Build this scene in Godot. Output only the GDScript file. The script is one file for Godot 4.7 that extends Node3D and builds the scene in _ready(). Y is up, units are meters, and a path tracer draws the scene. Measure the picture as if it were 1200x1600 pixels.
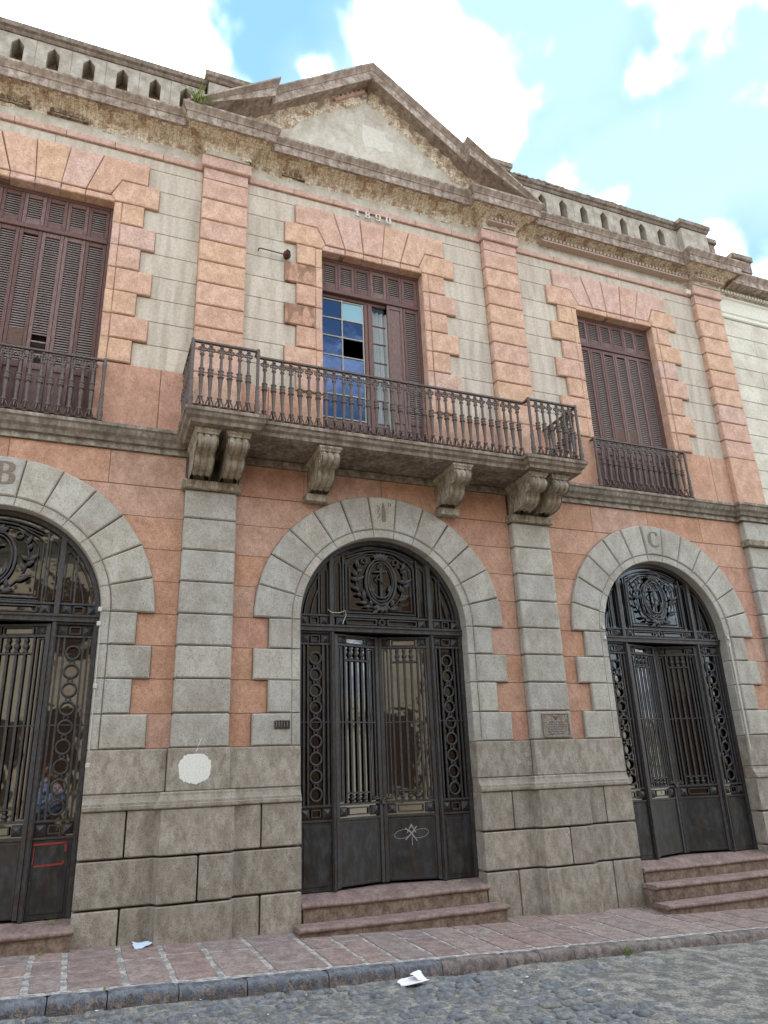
extends Node3D
# ---------------------------------------------------------------- mesh builder
class MB:
	var v := PackedVector3Array()
	var n := PackedVector3Array()
	var ix := PackedInt32Array()
	func tri(a: Vector3, b: Vector3, c: Vector3, nn: Vector3) -> void:
		var k := v.size()
		if (b - a).cross(c - a).dot(nn) > 0.0:
			v.append_array([a, c, b])
		else:
			v.append_array([a, b, c])
		n.append_array([nn, nn, nn])
		ix.append_array([k, k + 1, k + 2])
	func quad(a: Vector3, b: Vector3, c: Vector3, d: Vector3, nn: Vector3) -> void:
		var k := v.size()
		if (c - a).cross(d - b).dot(nn) > 0.0:
			v.append_array([a, d, c, b])
		else:
			v.append_array([a, b, c, d])
		n.append_array([nn, nn, nn, nn])
		ix.append_array([k, k + 1, k + 2, k, k + 2, k + 3])
	func quad_auto(a: Vector3, b: Vector3, c: Vector3, d: Vector3, hint: Vector3) -> void:
		var g := (c - a).cross(d - b)
		if g.length_squared() < 1e-14:
			return
		g = g.normalized()
		if g.dot(hint) < 0.0:
			g = -g
		quad(a, b, c, d, g)
	# rows of points, smooth normals; out = a point inside (normals point away from it) or null
	func grid(rows: Array, cu := false, cv := false, flip := false) -> void:
		var nr := rows.size()
		var nc: int = rows[0].size()
		var k0 := v.size()
		for i in nr:
			for j in nc:
				var im: int = (i - 1 + nr) % nr if cu else maxi(i - 1, 0)
				var ip: int = (i + 1) % nr if cu else mini(i + 1, nr - 1)
				var jm: int = (j - 1 + nc) % nc if cv else maxi(j - 1, 0)
				var jp: int = (j + 1) % nc if cv else mini(j + 1, nc - 1)
				var g: Vector3 = (rows[ip][j] - rows[im][j]).cross(rows[i][jp] - rows[i][jm])
				g = g.normalized() if g.length_squared() > 1e-16 else Vector3.UP
				v.append(rows[i][j])
				n.append(-g if flip else g)
		var ni := nr if cu else nr - 1
		var nj := nc if cv else nc - 1
		for i in ni:
			for j in nj:
				var a := k0 + i * nc + j
				var b := k0 + ((i + 1) % nr) * nc + j
				var c := k0 + ((i + 1) % nr) * nc + (j + 1) % nc
				var d := k0 + i * nc + (j + 1) % nc
				if flip:
					ix.append_array([a, b, c, a, c, d])
				else:
					ix.append_array([a, c, b, a, d, c])
	func bbox(lo: Vector3, hi: Vector3, bv := 0.006) -> void:
		var c := (lo + hi) * 0.5
		var h := (hi - lo) * 0.5
		bv = minf(bv, minf(h.x, minf(h.y, h.z)) * 0.9)
		for a in 3:
			var u := (a + 1) % 3
			var w := (a + 2) % 3
			for s in [-1.0, 1.0]:
				var q: Array[Vector3] = []
				for m in [[-1, -1], [1, -1], [1, 1], [-1, 1]]:
					var p := c
					p[a] += s * h[a]
					p[u] += m[0] * (h[u] - bv)
					p[w] += m[1] * (h[w] - bv)
					q.append(p)
				var nn := Vector3.ZERO
				nn[a] = s
				quad(q[0], q[1], q[2], q[3], nn)
				if bv > 0.0:
					for s2 in [-1.0, 1.0]:
						var e: Array[Vector3] = []
						for m in [[0, -1], [0, 1], [1, 1], [1, -1]]:
							var p := c
							p[a] += s * (h[a] - (bv if m[0] == 1 else 0.0))
							p[u] += s2 * (h[u] - (bv if m[0] == 0 else 0.0))
							p[w] += m[1] * (h[w] - bv)
							e.append(p)
						var en := Vector3.ZERO
						en[a] = s
						en[u] = s2
						quad(e[0], e[1], e[2], e[3], en.normalized())
		if bv > 0.0:
			for sx in [-1.0, 1.0]:
				for sy in [-1.0, 1.0]:
					for sz in [-1.0, 1.0]:
						var s := Vector3(sx, sy, sz)
						var f := c + h * s
						tri(f - Vector3(0, bv * sy, bv * sz), f - Vector3(bv * sx, 0, bv * sz), f - Vector3(bv * sx, bv * sy, 0), s.normalized())
	# polygon in xy, from z0 (back) to z1 (front), chamfered front edge
	func prism(poly: PackedVector2Array, z0: float, z1: float, bv := 0.0, back := false) -> void:
		var p := poly
		var ar := 0.0
		for i in p.size():
			ar += p[i].cross(p[(i + 1) % p.size()])
		if ar < 0.0:
			p.reverse()
		var m := p.size()
		var q := PackedVector2Array()
		for i in m:
			var e1 := (p[i] - p[(i - 1 + m) % m]).normalized()
			var e2 := (p[(i + 1) % m] - p[i]).normalized()
			var n1 := Vector2(-e1.y, e1.x)
			var n2 := Vector2(-e2.y, e2.x)
			var k := 1.0 + n1.dot(n2)
			q.append(p[i] + (n1 + n2) / maxf(k, 0.3) * bv)
		var t := Geometry2D.triangulate_polygon(q)
		for i in range(0, t.size(), 3):
			tri(Vector3(q[t[i]].x, q[t[i]].y, z1), Vector3(q[t[i + 1]].x, q[t[i + 1]].y, z1), Vector3(q[t[i + 2]].x, q[t[i + 2]].y, z1), Vector3.BACK)
		if back:
			t = Geometry2D.triangulate_polygon(p)
			for i in range(0, t.size(), 3):
				tri(Vector3(p[t[i]].x, p[t[i]].y, z0), Vector3(p[t[i + 1]].x, p[t[i + 1]].y, z0), Vector3(p[t[i + 2]].x, p[t[i + 2]].y, z0), Vector3.FORWARD)
		for i in m:
			var j := (i + 1) % m
			var e := (p[j] - p[i]).normalized()
			var o := Vector3(e.y, -e.x, 0)
			quad(Vector3(p[i].x, p[i].y, z0), Vector3(p[j].x, p[j].y, z0), Vector3(p[j].x, p[j].y, z1 - bv), Vector3(p[i].x, p[i].y, z1 - bv), o)
			if bv > 0.0:
				quad(Vector3(p[i].x, p[i].y, z1 - bv), Vector3(p[j].x, p[j].y, z1 - bv), Vector3(q[j].x, q[j].y, z1), Vector3(q[i].x, q[i].y, z1), (o + Vector3.BACK).normalized())
	# plan polygon (x, z) raised from y0 to y1 with chamfered top and bottom edges
	func plan(poly: PackedVector2Array, y0: float, y1: float, bv: float) -> void:
		var p := poly
		var ar := 0.0
		for i in p.size():
			ar += p[i].cross(p[(i + 1) % p.size()])
		if ar < 0.0:
			p.reverse()
		var m := p.size()
		var q := PackedVector2Array()
		for i in m:
			var e1 := (p[i] - p[(i - 1 + m) % m]).normalized()
			var e2 := (p[(i + 1) % m] - p[i]).normalized()
			var n1 := Vector2(-e1.y, e1.x)
			var n2 := Vector2(-e2.y, e2.x)
			q.append(p[i] + (n1 + n2) / maxf(1.0 + n1.dot(n2), 0.3) * bv)
		var lv := [[q, y0], [p, y0 + bv], [p, y1 - bv], [q, y1]]
		for i in m:
			var j := (i + 1) % m
			var e := (p[j] - p[i]).normalized()
			var o := Vector3(e.y, 0, -e.x)
			for k in 3:
				var a: PackedVector2Array = lv[k][0]
				var b: PackedVector2Array = lv[k + 1][0]
				quad_auto(Vector3(a[i].x, lv[k][1], a[i].y), Vector3(a[j].x, lv[k][1], a[j].y), Vector3(b[j].x, lv[k + 1][1], b[j].y), Vector3(b[i].x, lv[k + 1][1], b[i].y), o + Vector3(0, k - 1.0, 0))
		var t := Geometry2D.triangulate_polygon(q)
		for i in range(0, t.size(), 3):
			tri(Vector3(q[t[i]].x, y1, q[t[i]].y), Vector3(q[t[i + 1]].x, y1, q[t[i + 1]].y), Vector3(q[t[i + 2]].x, y1, q[t[i + 2]].y), Vector3.UP)
			tri(Vector3(q[t[i]].x, y0, q[t[i]].y), Vector3(q[t[i + 1]].x, y0, q[t[i + 1]].y), Vector3(q[t[i + 2]].x, y0, q[t[i + 2]].y), Vector3.DOWN)
	# closed profile (d outwards, y) along a plan path (x, z) with mitred corners; y sheared by slope * (x - x0)
	func sweep(path: Array, prof: Array, slope := 0.0, x0 := 0.0, ymin := -1e9) -> void:
		var m := path.size()
		var nr: Array[Vector2] = []
		for i in m - 1:
			var e: Vector2 = (path[i + 1] - path[i]).normalized()
			nr.append(Vector2(-e.y, e.x))
		var ring := []
		for i in m:
			var n1: Vector2 = nr[maxi(i - 1, 0)]
			var n2: Vector2 = nr[mini(i, m - 2)]
			var mi := (n1 + n2) / (1.0 + n1.dot(n2))
			var r := []
			for q in prof:
				var x: float = path[i].x + mi.x * q.x
				r.append(Vector3(x, maxf(q.y + slope * (x - x0), ymin), path[i].y + mi.y * q.x))
			ring.append(r)
		var ar := 0.0
		var k := prof.size()
		for i in k:
			ar += prof[i].cross(prof[(i + 1) % k])
		var sg := 1.0 if ar > 0.0 else -1.0
		for i in m - 1:
			for j in k:
				var jj := (j + 1) % k
				var e: Vector2 = prof[jj] - prof[j]
				var h := Vector3(nr[i].x * e.y * sg, -e.x * sg, nr[i].y * e.y * sg)
				quad_auto(ring[i][j], ring[i + 1][j], ring[i + 1][jj], ring[i][jj], h)
		var t := Geometry2D.triangulate_polygon(PackedVector2Array(prof))
		for e in [0, m - 1]:
			var d: Vector2 = (path[1] - path[0]).normalized() * -1.0 if e == 0 else (path[m - 1] - path[m - 2]).normalized()
			for i in range(0, t.size(), 3):
				tri(ring[e][t[i]], ring[e][t[i + 1]], ring[e][t[i + 2]], Vector3(d.x, 0, d.y))
	func lathe(prof: Array, seg := 10, at := Vector3.ZERO) -> void:
		var rows := []
		for q in prof:
			var r := PackedVector3Array()
			for s in seg:
				var a := TAU * s / seg
				r.append(at + Vector3(cos(a) * q.x, q.y, sin(a) * q.x))
			rows.append(r)
		grid(rows, false, true, true)
	func tube(pts: Array, r: float, seg := 6, closed := false, flat := 1.0) -> void:
		var m := pts.size()
		var rows := []
		var up := Vector3.BACK
		for i in m:
			var a: Vector3 = pts[(i - 1 + m) % m] if closed else pts[maxi(i - 1, 0)]
			var b: Vector3 = pts[(i + 1) % m] if closed else pts[mini(i + 1, m - 1)]
			var t := (b - a).normalized()
			var u := up if absf(t.dot(up)) < 0.95 else Vector3.UP
			var s := t.cross(u).normalized()
			var w := s.cross(t).normalized()
			var rr := PackedVector3Array()
			for j in seg:
				var g := TAU * (j + 0.5) / seg
				rr.append(pts[i] + s * cos(g) * r + w * sin(g) * r * flat)
			rows.append(rr)
		grid(rows, closed, true)
		if not closed:
			for e in [0, m - 1]:
				var nn: Vector3 = (pts[0] - pts[1]).normalized() if e == 0 else (pts[m - 1] - pts[m - 2]).normalized()
				for j in range(1, seg - 1):
					tri(rows[e][0], rows[e][j], rows[e][j + 1], nn)
	# straight flat bar between two points, w across (in xy), d deep (z)
	func bar(a: Vector3, b: Vector3, w: float, d: float) -> void:
		var t := (b - a).normalized()
		var s := t.cross(Vector3.BACK).normalized() * w * 0.5
		if s.length() < 1e-6:
			s = Vector3.RIGHT * w * 0.5
		var f := s.cross(t).normalized() * d * 0.5
		var c := [a - s - f, a + s - f, a + s + f, a - s + f]
		var e := [b - s - f, b + s - f, b + s + f, b - s + f]
		for i in 4:
			var j := (i + 1) % 4
			quad_auto(c[i], c[j], e[j], e[i], (c[i] + c[j]) * 0.5 - a)
		quad_auto(c[0], c[1], c[2], c[3], -t)
		quad_auto(e[0], e[1], e[2], e[3], t)
	func mesh() -> ArrayMesh:
		var am := ArrayMesh.new()
		var a := []
		a.resize(Mesh.ARRAY_MAX)
		a[Mesh.ARRAY_VERTEX] = v
		a[Mesh.ARRAY_NORMAL] = n
		a[Mesh.ARRAY_INDEX] = ix
		am.add_surface_from_arrays(Mesh.PRIMITIVE_TRIANGLES, a)
		return am

var rng := RandomNumberGenerator.new()
var M := {}
var box_cache := {}
const PX := [-6.41, -2.14, 2.14, 6.41]
const BX := [-4.275, 0.0, 4.275]
const SLOPE := -0.039

# ---------------------------------------------------------------- nodes
func thing(called: String, label: String, category: String, at := Vector3.ZERO, group := "") -> Node3D:
	var o := Node3D.new()
	o.name = called
	add_child(o, true)
	o.position = at
	tag(o, label, category, group)
	return o
func tag(o: Node3D, label := "", category := "", group := "", kind := "") -> void:
	if label:
		o.set_meta("label", label)
	if category:
		o.set_meta("category", category)
	if group:
		o.set_meta("group", group)
	if kind:
		o.set_meta("kind", kind)
func sub(called: String, parent: Node3D, at := Vector3.ZERO) -> Node3D:
	var o := Node3D.new()
	o.name = called
	parent.add_child(o, true)
	o.position = at
	return o
func put(called: String, mesh: Mesh, m: Material, parent: Node3D, at := Vector3.ZERO, b := Basis.IDENTITY) -> MeshInstance3D:
	var o := MeshInstance3D.new()
	o.name = called
	o.mesh = mesh
	o.material_override = m
	o.transform = Transform3D(b, at)
	parent.add_child(o, true)
	return o
# a chamfered block; alike blocks share a mesh
func block(called: String, lo: Vector3, hi: Vector3, bv: float, m: Material, parent: Node3D) -> MeshInstance3D:
	var h := (hi - lo) * 0.5
	var key := "%.4f %.4f %.4f %.4f" % [h.x, h.y, h.z, bv]
	if not box_cache.has(key):
		var mb := MB.new()
		mb.bbox(-h, h, bv)
		box_cache[key] = mb.mesh()
	return put(called, box_cache[key], m, parent, (lo + hi) * 0.5)
func any(list: Array):
	return list[rng.randi() % list.size()]
func gy(x: float, z: float) -> float:
	return SLOPE * x - 0.02 * z
# ---------------------------------------------------------------- textures and materials
func nz(sd: int, freq: float, oct := 3, size := 512, kind := FastNoiseLite.TYPE_SIMPLEX_SMOOTH) -> PackedByteArray:
	var f := FastNoiseLite.new()
	f.seed = sd
	f.noise_type = kind
	f.frequency = freq
	f.fractal_type = FastNoiseLite.FRACTAL_FBM if oct > 1 else FastNoiseLite.FRACTAL_NONE
	f.fractal_octaves = oct
	var im := f.get_seamless_image(size, size, false, false, 0.15, true)
	im.convert(Image.FORMAT_L8)
	return im.get_data()
# layers: [bytes, low colour, high colour, from, to] multiply one after another
func tex(layers: Array, size := 512) -> ImageTexture:
	var lut_r := []
	var lut_g := []
	var lut_b := []
	for l in layers:
		var r := PackedFloat32Array()
		var g := PackedFloat32Array()
		var b := PackedFloat32Array()
		for i in 256:
			var t := smoothstep(float(l[3]), float(l[4]), i / 255.0)
			var c: Color = l[1].lerp(l[2], t)
			r.append(c.r)
			g.append(c.g)
			b.append(c.b)
		lut_r.append(r)
		lut_g.append(g)
		lut_b.append(b)
	var out := PackedByteArray()
	out.resize(size * size * 3)
	var nl := layers.size()
	var src := []
	for l in layers:
		src.append(l[0])
	var s0: PackedByteArray = src[0]
	for i in size * size:
		var k := s0[i]
		var r: float = lut_r[0][k]
		var g: float = lut_g[0][k]
		var b: float = lut_b[0][k]
		for j in range(1, nl):
			k = src[j][i]
			r *= lut_r[j][k]
			g *= lut_g[j][k]
			b *= lut_b[j][k]
		out[i * 3] = int(clampf(r, 0, 1) * 255.0)
		out[i * 3 + 1] = int(clampf(g, 0, 1) * 255.0)
		out[i * 3 + 2] = int(clampf(b, 0, 1) * 255.0)
	var im := Image.create_from_data(size, size, false, Image.FORMAT_RGB8, out)
	im.generate_mipmaps()
	return ImageTexture.create_from_image(im)
func bump(bytes: PackedByteArray, amount: float, size := 512) -> ImageTexture:
	var im := Image.create_from_data(size, size, false, Image.FORMAT_L8, bytes)
	im.convert(Image.FORMAT_RGBA8)
	im.bump_map_to_normal_map(amount)
	return ImageTexture.create_from_image(im)
func mat(c: Color, t: Texture2D, scale: Vector3, rough := 0.9, nt: Texture2D = null, ns := 1.0, det: Texture2D = null, dscale := Vector3(0.3, 0.3, 0.3)) -> StandardMaterial3D:
	var m := StandardMaterial3D.new()
	m.albedo_color = c
	m.roughness = rough
	m.uv1_triplanar = true
	m.uv1_world_triplanar = true
	m.uv1_scale = scale
	if t:
		m.albedo_texture = t
	if nt:
		m.normal_enabled = true
		m.normal_texture = nt
		m.normal_scale = ns
	if det:
		m.detail_enabled = true
		m.detail_blend_mode = BaseMaterial3D.BLEND_MODE_MUL
		m.detail_albedo = det
		m.detail_uv_layer = BaseMaterial3D.DETAIL_UV_2
		m.uv2_triplanar = true
		m.uv2_world_triplanar = true
		m.uv2_scale = dscale
	return m
func rgb(r: int, g: int, b: int) -> Color:
	return Color(r / 255.0, g / 255.0, b / 255.0)
func make_materials() -> void:
	var W := Color(1, 1, 1)
	var fine := nz(11, 0.16, 2)
	var mid := nz(12, 0.035, 4)
	var coarse := nz(13, 0.008, 4)
	var speck := nz(14, 0.22, 1, 512, FastNoiseLite.TYPE_CELLULAR)
	var grain := nz(15, 0.09, 4)
	var pits := nz(16, 0.07, 2)
	var coarse2 := nz(17, 0.012, 5)
	var veins := nz(18, 0.02, 3)
	# bush-hammered granite: grains of mica and quartz
	var granite := tex([[fine, Color(.91, .91, .91), W, .2, .75], [mid, Color(.95, .945, .94), W, .25, .65], [pits, Color(.76, .72, .70), W, .15, .25], [grain, Color(.93, .93, .93), W, .3, .6]])
	var granite_n := bump(grain, 1.5)
	var stain := tex([[coarse, Color(.945, .935, .925), W, .25, .65], [coarse2, Color(.955, .95, .94), W, .3, .6], [mid, Color(.96, .955, .95), W, .3, .6]])
	var grime := tex([[coarse2, Color(.78, .75, .72), W, .30, .58], [veins, Color(.91, .90, .88), W, .3, .6]])
	var soft := tex([[coarse, Color(.94, .935, .925), W, .25, .65], [coarse2, Color(.955, .95, .94), W, .30, .46]])
	var weather := tex([[coarse2, Color(.92, .905, .89), W, .26, .64], [veins, Color(.94, .93, .92), W, .3, .6], [mid, Color(.95, .945, .94), W, .3, .6]])
	var plaster := tex([[fine, Color(.95, .95, .95), W, .2, .8], [mid, Color(.96, .96, .95), W, .3, .7], [pits, Color(.88, .87, .85), W, .14, .24]])
	var plaster_n := bump(fine, 0.8)
	# exposed rubble and old lime where the mouldings have fallen: lime, brick and soot patches
	var mesh_grid := PackedByteArray()
	mesh_grid.resize(512 * 512)
	for y in 512:
		for x in 512:
			var w := int(mid[y * 512 + x] / 40.0)
			var on := ((x + w) % 22 < 4) or ((y + w) % 22 < 4)
			mesh_grid[y * 512 + x] = 60 if on else 220
	var rubble := tex([[coarse2, Color(.76, .67, .61), Color(.98, .96, .93), .34, .44], [mid, Color(.90, .88, .84), W, .3, .6], [mesh_grid, Color(.88, .85, .80), W, .3, .7], [pits, Color(.70, .63, .57), W, .22, .34], [grain, Color(.90, .89, .87), W, .35, .6]])
	var rubble_n := bump(mid, 7.0)
	var streak := tex([[mid, Color(.84, .82, .80), W, .25, .65], [grain, Color(.91, .90, .89), W, .3, .65], [coarse, Color(.85, .83, .82), W, .3, .6]])
	var wood := tex([[mid, Color(.80, .78, .77), W, .25, .7], [fine, Color(.92, .91, .91), W, .2, .8]])
	var iron := tex([[mid, Color(.80, .78, .76), W, .3, .7], [coarse, Color(.96, .84, .74), W, .3, .5], [fine, Color(.92, .92, .92), W, .2, .8]])
	var slab := tex([[mid, Color(.87, .86, .86), W, .25, .65], [grain, Color(.93, .92, .92), W, .3, .65], [coarse, Color(.89, .88, .89), W, .3, .6]])
	var dirt := tex([[coarse2, Color(.76, .77, .79), W, .34, .58], [mid, Color(.89, .88, .87), W, .25, .65], [grain, Color(.84, .84, .84), W, .28, .62], [pits, Color(.78, .78, .78), W, .18, .28]])
	var dirt_n := bump(grain, 3.5)
	var s3 := Vector3(1.15, 1.15, 1.15)
	M.pink = []
	for c in [rgb(224, 183, 158), rgb(221, 180, 160), rgb(226, 185, 161), rgb(221, 178, 154), rgb(222, 185, 169), rgb(225, 184, 155)]:
		M.pink.append(mat(c, granite, s3, 0.88, granite_n, 0.7, stain, Vector3(.93, .71, .93)))
	M.pinklow = []
	for c in [rgb(211, 164, 138), rgb(206, 159, 137), rgb(212, 168, 144), rgb(206, 158, 131), rgb(209, 169, 149)]:
		M.pinklow.append(mat(c, granite, s3, 0.88, granite_n, 0.8, stain, Vector3(.77, .61, .77)))
	M.pinkstain = mat(rgb(200, 156, 132), granite, s3, 0.88, granite_n, 0.7, grime, Vector3(.9, .4, .9))
	M.grey = []
	for c in [rgb(194, 189, 179), rgb(187, 182, 173), rgb(199, 194, 184), rgb(191, 187, 180)]:
		M.grey.append(mat(c, granite, s3, 0.88, granite_n, 0.9, stain, Vector3(.45, .3, .45)))
	M.plinth = []
	for c in [rgb(178, 170, 158), rgb(171, 163, 151), rgb(184, 175, 163)]:
		M.plinth.append(mat(c, granite, s3, 0.88, granite_n, 0.9, weather, Vector3(.9, .47, .9)))
	M.plinthstain = mat(rgb(122, 97, 76), granite, s3, 0.88, granite_n, 0.9, grime, Vector3(.9, .3, .9))
	M.sootshade = mat(rgb(92, 82, 72), granite, s3, 0.95, granite_n, 0.9, grime, Vector3(1.2, .6, 1.2))  # soot, with the shade of the gap between paired corbels put into the colour
	M.joint = mat(rgb(138, 120, 102), granite, s3, 0.95, granite_n, 1.0)
	M.jointpink = mat(rgb(150, 120, 104), granite, s3, 0.95, granite_n, 1.0)
	M.render = []
	for c in [rgb(199, 185, 170), rgb(196, 183, 168), rgb(202, 188, 173)]:
		M.render.append(mat(c, plaster, Vector3(.9, .9, .9), 0.92, plaster_n, 0.5, soft, Vector3(1.2, .16, 1.2)))
	M.tymp = mat(rgb(205, 196, 183), plaster, Vector3(.8, .8, .8), 0.92, plaster_n, 0.5, stain, Vector3(.5, .33, .5))
	M.parapet = mat(rgb(182, 173, 161), plaster, Vector3(.8, .8, .8), 0.92, plaster_n, 0.5, weather, Vector3(.5, .4, .5))
	M.tymp2 = mat(rgb(209, 201, 189), plaster, Vector3(.8, .8, .8), 0.95, plaster_n, 1.0)
	M.cornice = mat(rgb(188, 173, 161), streak, Vector3(.6, .4, .6), 0.92, granite_n, 0.5, weather, Vector3(.6, .6, .6))
	M.dentil = mat(rgb(196, 172, 158), granite, s3, 0.9, granite_n, 0.8)
	M.soffit = mat(rgb(162, 148, 134), rubble, Vector3(.8, .8, .8), 0.95, rubble_n, 0.8)
	M.string = mat(rgb(164, 157, 146), streak, Vector3(.6, .5, .6), 0.9, granite_n, 0.4, weather, Vector3(.9, .35, .9))
	M.balcony = mat(rgb(162, 151, 139), streak, Vector3(.6, .4, .6), 0.9, granite_n, 0.4, weather, Vector3(1.3, .35, 1.3))
	M.corbel = mat(rgb(184, 176, 160), streak, Vector3(1.6, .8, 1.6), 0.9, granite_n, 0.9, weather, Vector3(1.1, .6, 1.1))
	M.rubble = mat(rgb(240, 233, 222), rubble, Vector3(.85, .85, .85), 0.97, rubble_n, 0.9)
	M.coping = mat(rgb(160, 147, 136), streak, Vector3(.8, .5, .8), 0.94, granite_n, 0.5, weather, Vector3(.6, .6, .6))
	M.cream = []
	for c in [rgb(217, 209, 194), rgb(213, 205, 191)]:
		M.cream.append(mat(c, plaster, Vector3(.9, .9, .9), 0.9, plaster_n, 0.4, stain, Vector3(.2, .2, .2)))
	M.white = mat(rgb(226, 222, 208), plaster, Vector3(.9, .9, .9), 0.85, plaster_n, 0.4)
	M.wood = []
	for c in [rgb(116, 84, 77), rgb(108, 76, 69), rgb(124, 97, 91), rgb(102, 70, 63)]:
		M.wood.append(mat(c, wood, Vector3(4, .45, 4), 0.7, granite_n, 0.25))
	M.slats = mat(rgb(140, 126, 120), wood, Vector3(.6, 5, .6), 0.75)
	M.board = mat(rgb(104, 78, 66), wood, Vector3(.6, 4, .6), 0.8)
	M.darkback = mat(rgb(70, 56, 50), wood, Vector3(3, .4, 3), 0.8)
	M.putty = mat(rgb(186, 182, 172), wood, Vector3(3, 3, 3), 0.8)
	M.iron = mat(rgb(66, 65, 68), iron, Vector3(1.6, .7, 1.6), 0.52, granite_n, 0.15)
	M.ironpanel = mat(rgb(60, 61, 65), iron, Vector3(.8, .35, .8), 0.5, granite_n, 0.15, grime, Vector3(.9, .4, .9))
	M.rail = mat(rgb(104, 94, 91), iron, Vector3(3, 3, 3), 0.65, granite_n, 0.3)
	M.rust = mat(rgb(88, 56, 44), iron, Vector3(3, 3, 3), 0.85, granite_n, 0.6)
	M.slab = []
	for c in [rgb(166, 145, 139), rgb(161, 143, 138), rgb(170, 149, 142), rgb(161, 147, 143), rgb(168, 152, 146)]:
		M.slab.append(mat(c, slab, Vector3(1.3, 1.3, 1.3), 0.85, granite_n, 0.8, stain, Vector3(.8, .8, .8)))
	M.mortar = mat(rgb(196, 190, 184), dirt, Vector3(1.2, 1.2, 1.2), 0.95, dirt_n, 0.7)
	M.step = mat(rgb(160, 138, 131), slab, Vector3(1.1, 1.1, 1.1), 0.85, granite_n, 0.8, stain, Vector3(.7, .9, .7))
	M.riser = mat(rgb(156, 136, 120), slab, Vector3(1.1, 1.1, 1.1), 0.9, granite_n, 0.9, weather, Vector3(.9, .5, .9))
	M.kerbblue = mat(rgb(122, 125, 133), dirt, Vector3(1.4, 1.4, 1.4), 0.85, dirt_n, 1.0)
	M.kerb = mat(rgb(142, 129, 124), dirt, Vector3(1.2, 1.2, 1.2), 0.9, dirt_n, 1.2)
	M.dirt = mat(rgb(164, 161, 154), dirt, Vector3(.7, .7, .7), 0.97, dirt_n, 1.2, stain, Vector3(.5, .5, .5))
	M.cobble = []
	for c in [rgb(137, 138, 141), rgb(142, 143, 143), rgb(129, 132, 137), rgb(146, 144, 141)]:
		M.cobble.append(mat(c, dirt, Vector3(2.1, 2.1, 2.1), 0.8, dirt_n, 1.0))
	M.ground = mat(rgb(150, 146, 136), dirt, Vector3(.3, .3, .3), 0.95)
	M.beige = mat(rgb(198, 190, 176), plaster, Vector3(.7, .7, .7), 0.95, null, 1.0, stain, Vector3(.15, .15, .15))
	M.brown = mat(rgb(108, 100, 92), plaster, Vector3(.7, .7, .7), 0.95, null, 1.0, stain, Vector3(.15, .15, .15))
	M.darkwood = mat(rgb(70, 48, 36), wood, Vector3(3, .4, 3), 0.7)
	M.room = mat(rgb(120, 108, 92), plaster, Vector3(.8, .8, .8), 0.95)
	M.paint = mat(rgb(232, 230, 224), plaster, Vector3(2, 2, 2), 0.8, plaster_n, 0.8)
	M.chalk = mat(rgb(166, 163, 158), plaster, Vector3(2, 2, 2), 0.9)
	M.red = mat(rgb(150, 52, 48), plaster, Vector3(2, 2, 2), 0.7)
	M.paper = mat(rgb(240, 238, 242), plaster, Vector3(3, 3, 3), 0.8)
	M.paperblue = mat(rgb(196, 214, 234), plaster, Vector3(3, 3, 3), 0.8)
	M.plastic = mat(rgb(198, 195, 186), plaster, Vector3(3, 3, 3), 0.6)
	M.bronze = mat(rgb(152, 145, 139), iron, Vector3(2, 2, 2), 0.6)
	M.bronzetext = mat(rgb(106, 94, 86), iron, Vector3(2, 2, 2), 0.6)
	M.black = mat(rgb(48, 46, 46), iron, Vector3(2, 2, 2), 0.6)
	M.digit = mat(rgb(206, 197, 189), plaster, Vector3(2, 2, 2), 0.7)
	M.carve = mat(rgb(134, 122, 110), granite, s3, 0.95)  # carved marks: shade of their cuts put into a darker stone colour
	M.curtain = mat(rgb(222, 222, 220), plaster, Vector3(2, 2, 2), 0.9)
	M.shirt = mat(rgb(104, 142, 196), plaster, Vector3(3, 3, 3), 0.9)
	M.trousers = mat(rgb(58, 54, 56), plaster, Vector3(3, 3, 3), 0.9)
	M.skin = mat(rgb(200, 150, 125), null, Vector3.ONE, 0.6)
	M.weed = StandardMaterial3D.new()
	M.weed.albedo_color = rgb(110, 138, 56)
	M.weed.roughness = 0.7
	M.weed.backlight_enabled = true
	M.weed.backlight = Color(.25, .3, .1)
	M.weeddry = StandardMaterial3D.new()
	M.weeddry.albedo_color = rgb(150, 146, 82)
	M.weeddry.roughness = 0.8
	# dusty clear panes; balcony panes with mirrored sky blue put into their colour
	M.glass = StandardMaterial3D.new()
	M.glass.transparency = BaseMaterial3D.TRANSPARENCY_ALPHA
	M.glass.albedo_color = Color(.16, .15, .14, .22)
	M.glass.roughness = 0.03
	M.glass.metallic_specular = 1.0
	M.skytint = StandardMaterial3D.new()
	M.skytint.albedo_color = rgb(66, 79, 106)
	M.skytint.metallic = 0.9
	M.skytint.roughness = 0.05
	M.skytint.uv1_triplanar = true
	M.skytint.uv1_world_triplanar = true
	M.skytint.uv1_scale = Vector3(.8, .8, .8)
	M.skytint.normal_enabled = true
	M.skytint.normal_texture = bump(coarse, 6.0)
	M.skytint.normal_scale = 0.07
	M.mirror = StandardMaterial3D.new()
	M.mirror.albedo_color = rgb(104, 104, 104)
	M.mirror.metallic = 1.0
	M.mirror.roughness = 0.05
	M.mirror.uv1_triplanar = true
	M.mirror.uv1_world_triplanar = true
	M.mirror.uv1_scale = Vector3(.5, .5, .5)
	M.mirror.normal_enabled = true
	M.mirror.normal_texture = bump(coarse, 6.0)
	M.mirror.normal_scale = 0.12
	M.palepane = StandardMaterial3D.new()
	M.palepane.albedo_color = rgb(110, 150, 160)
	M.palepane.roughness = 0.25
	M.palepane.metallic_specular = 0.8
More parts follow.
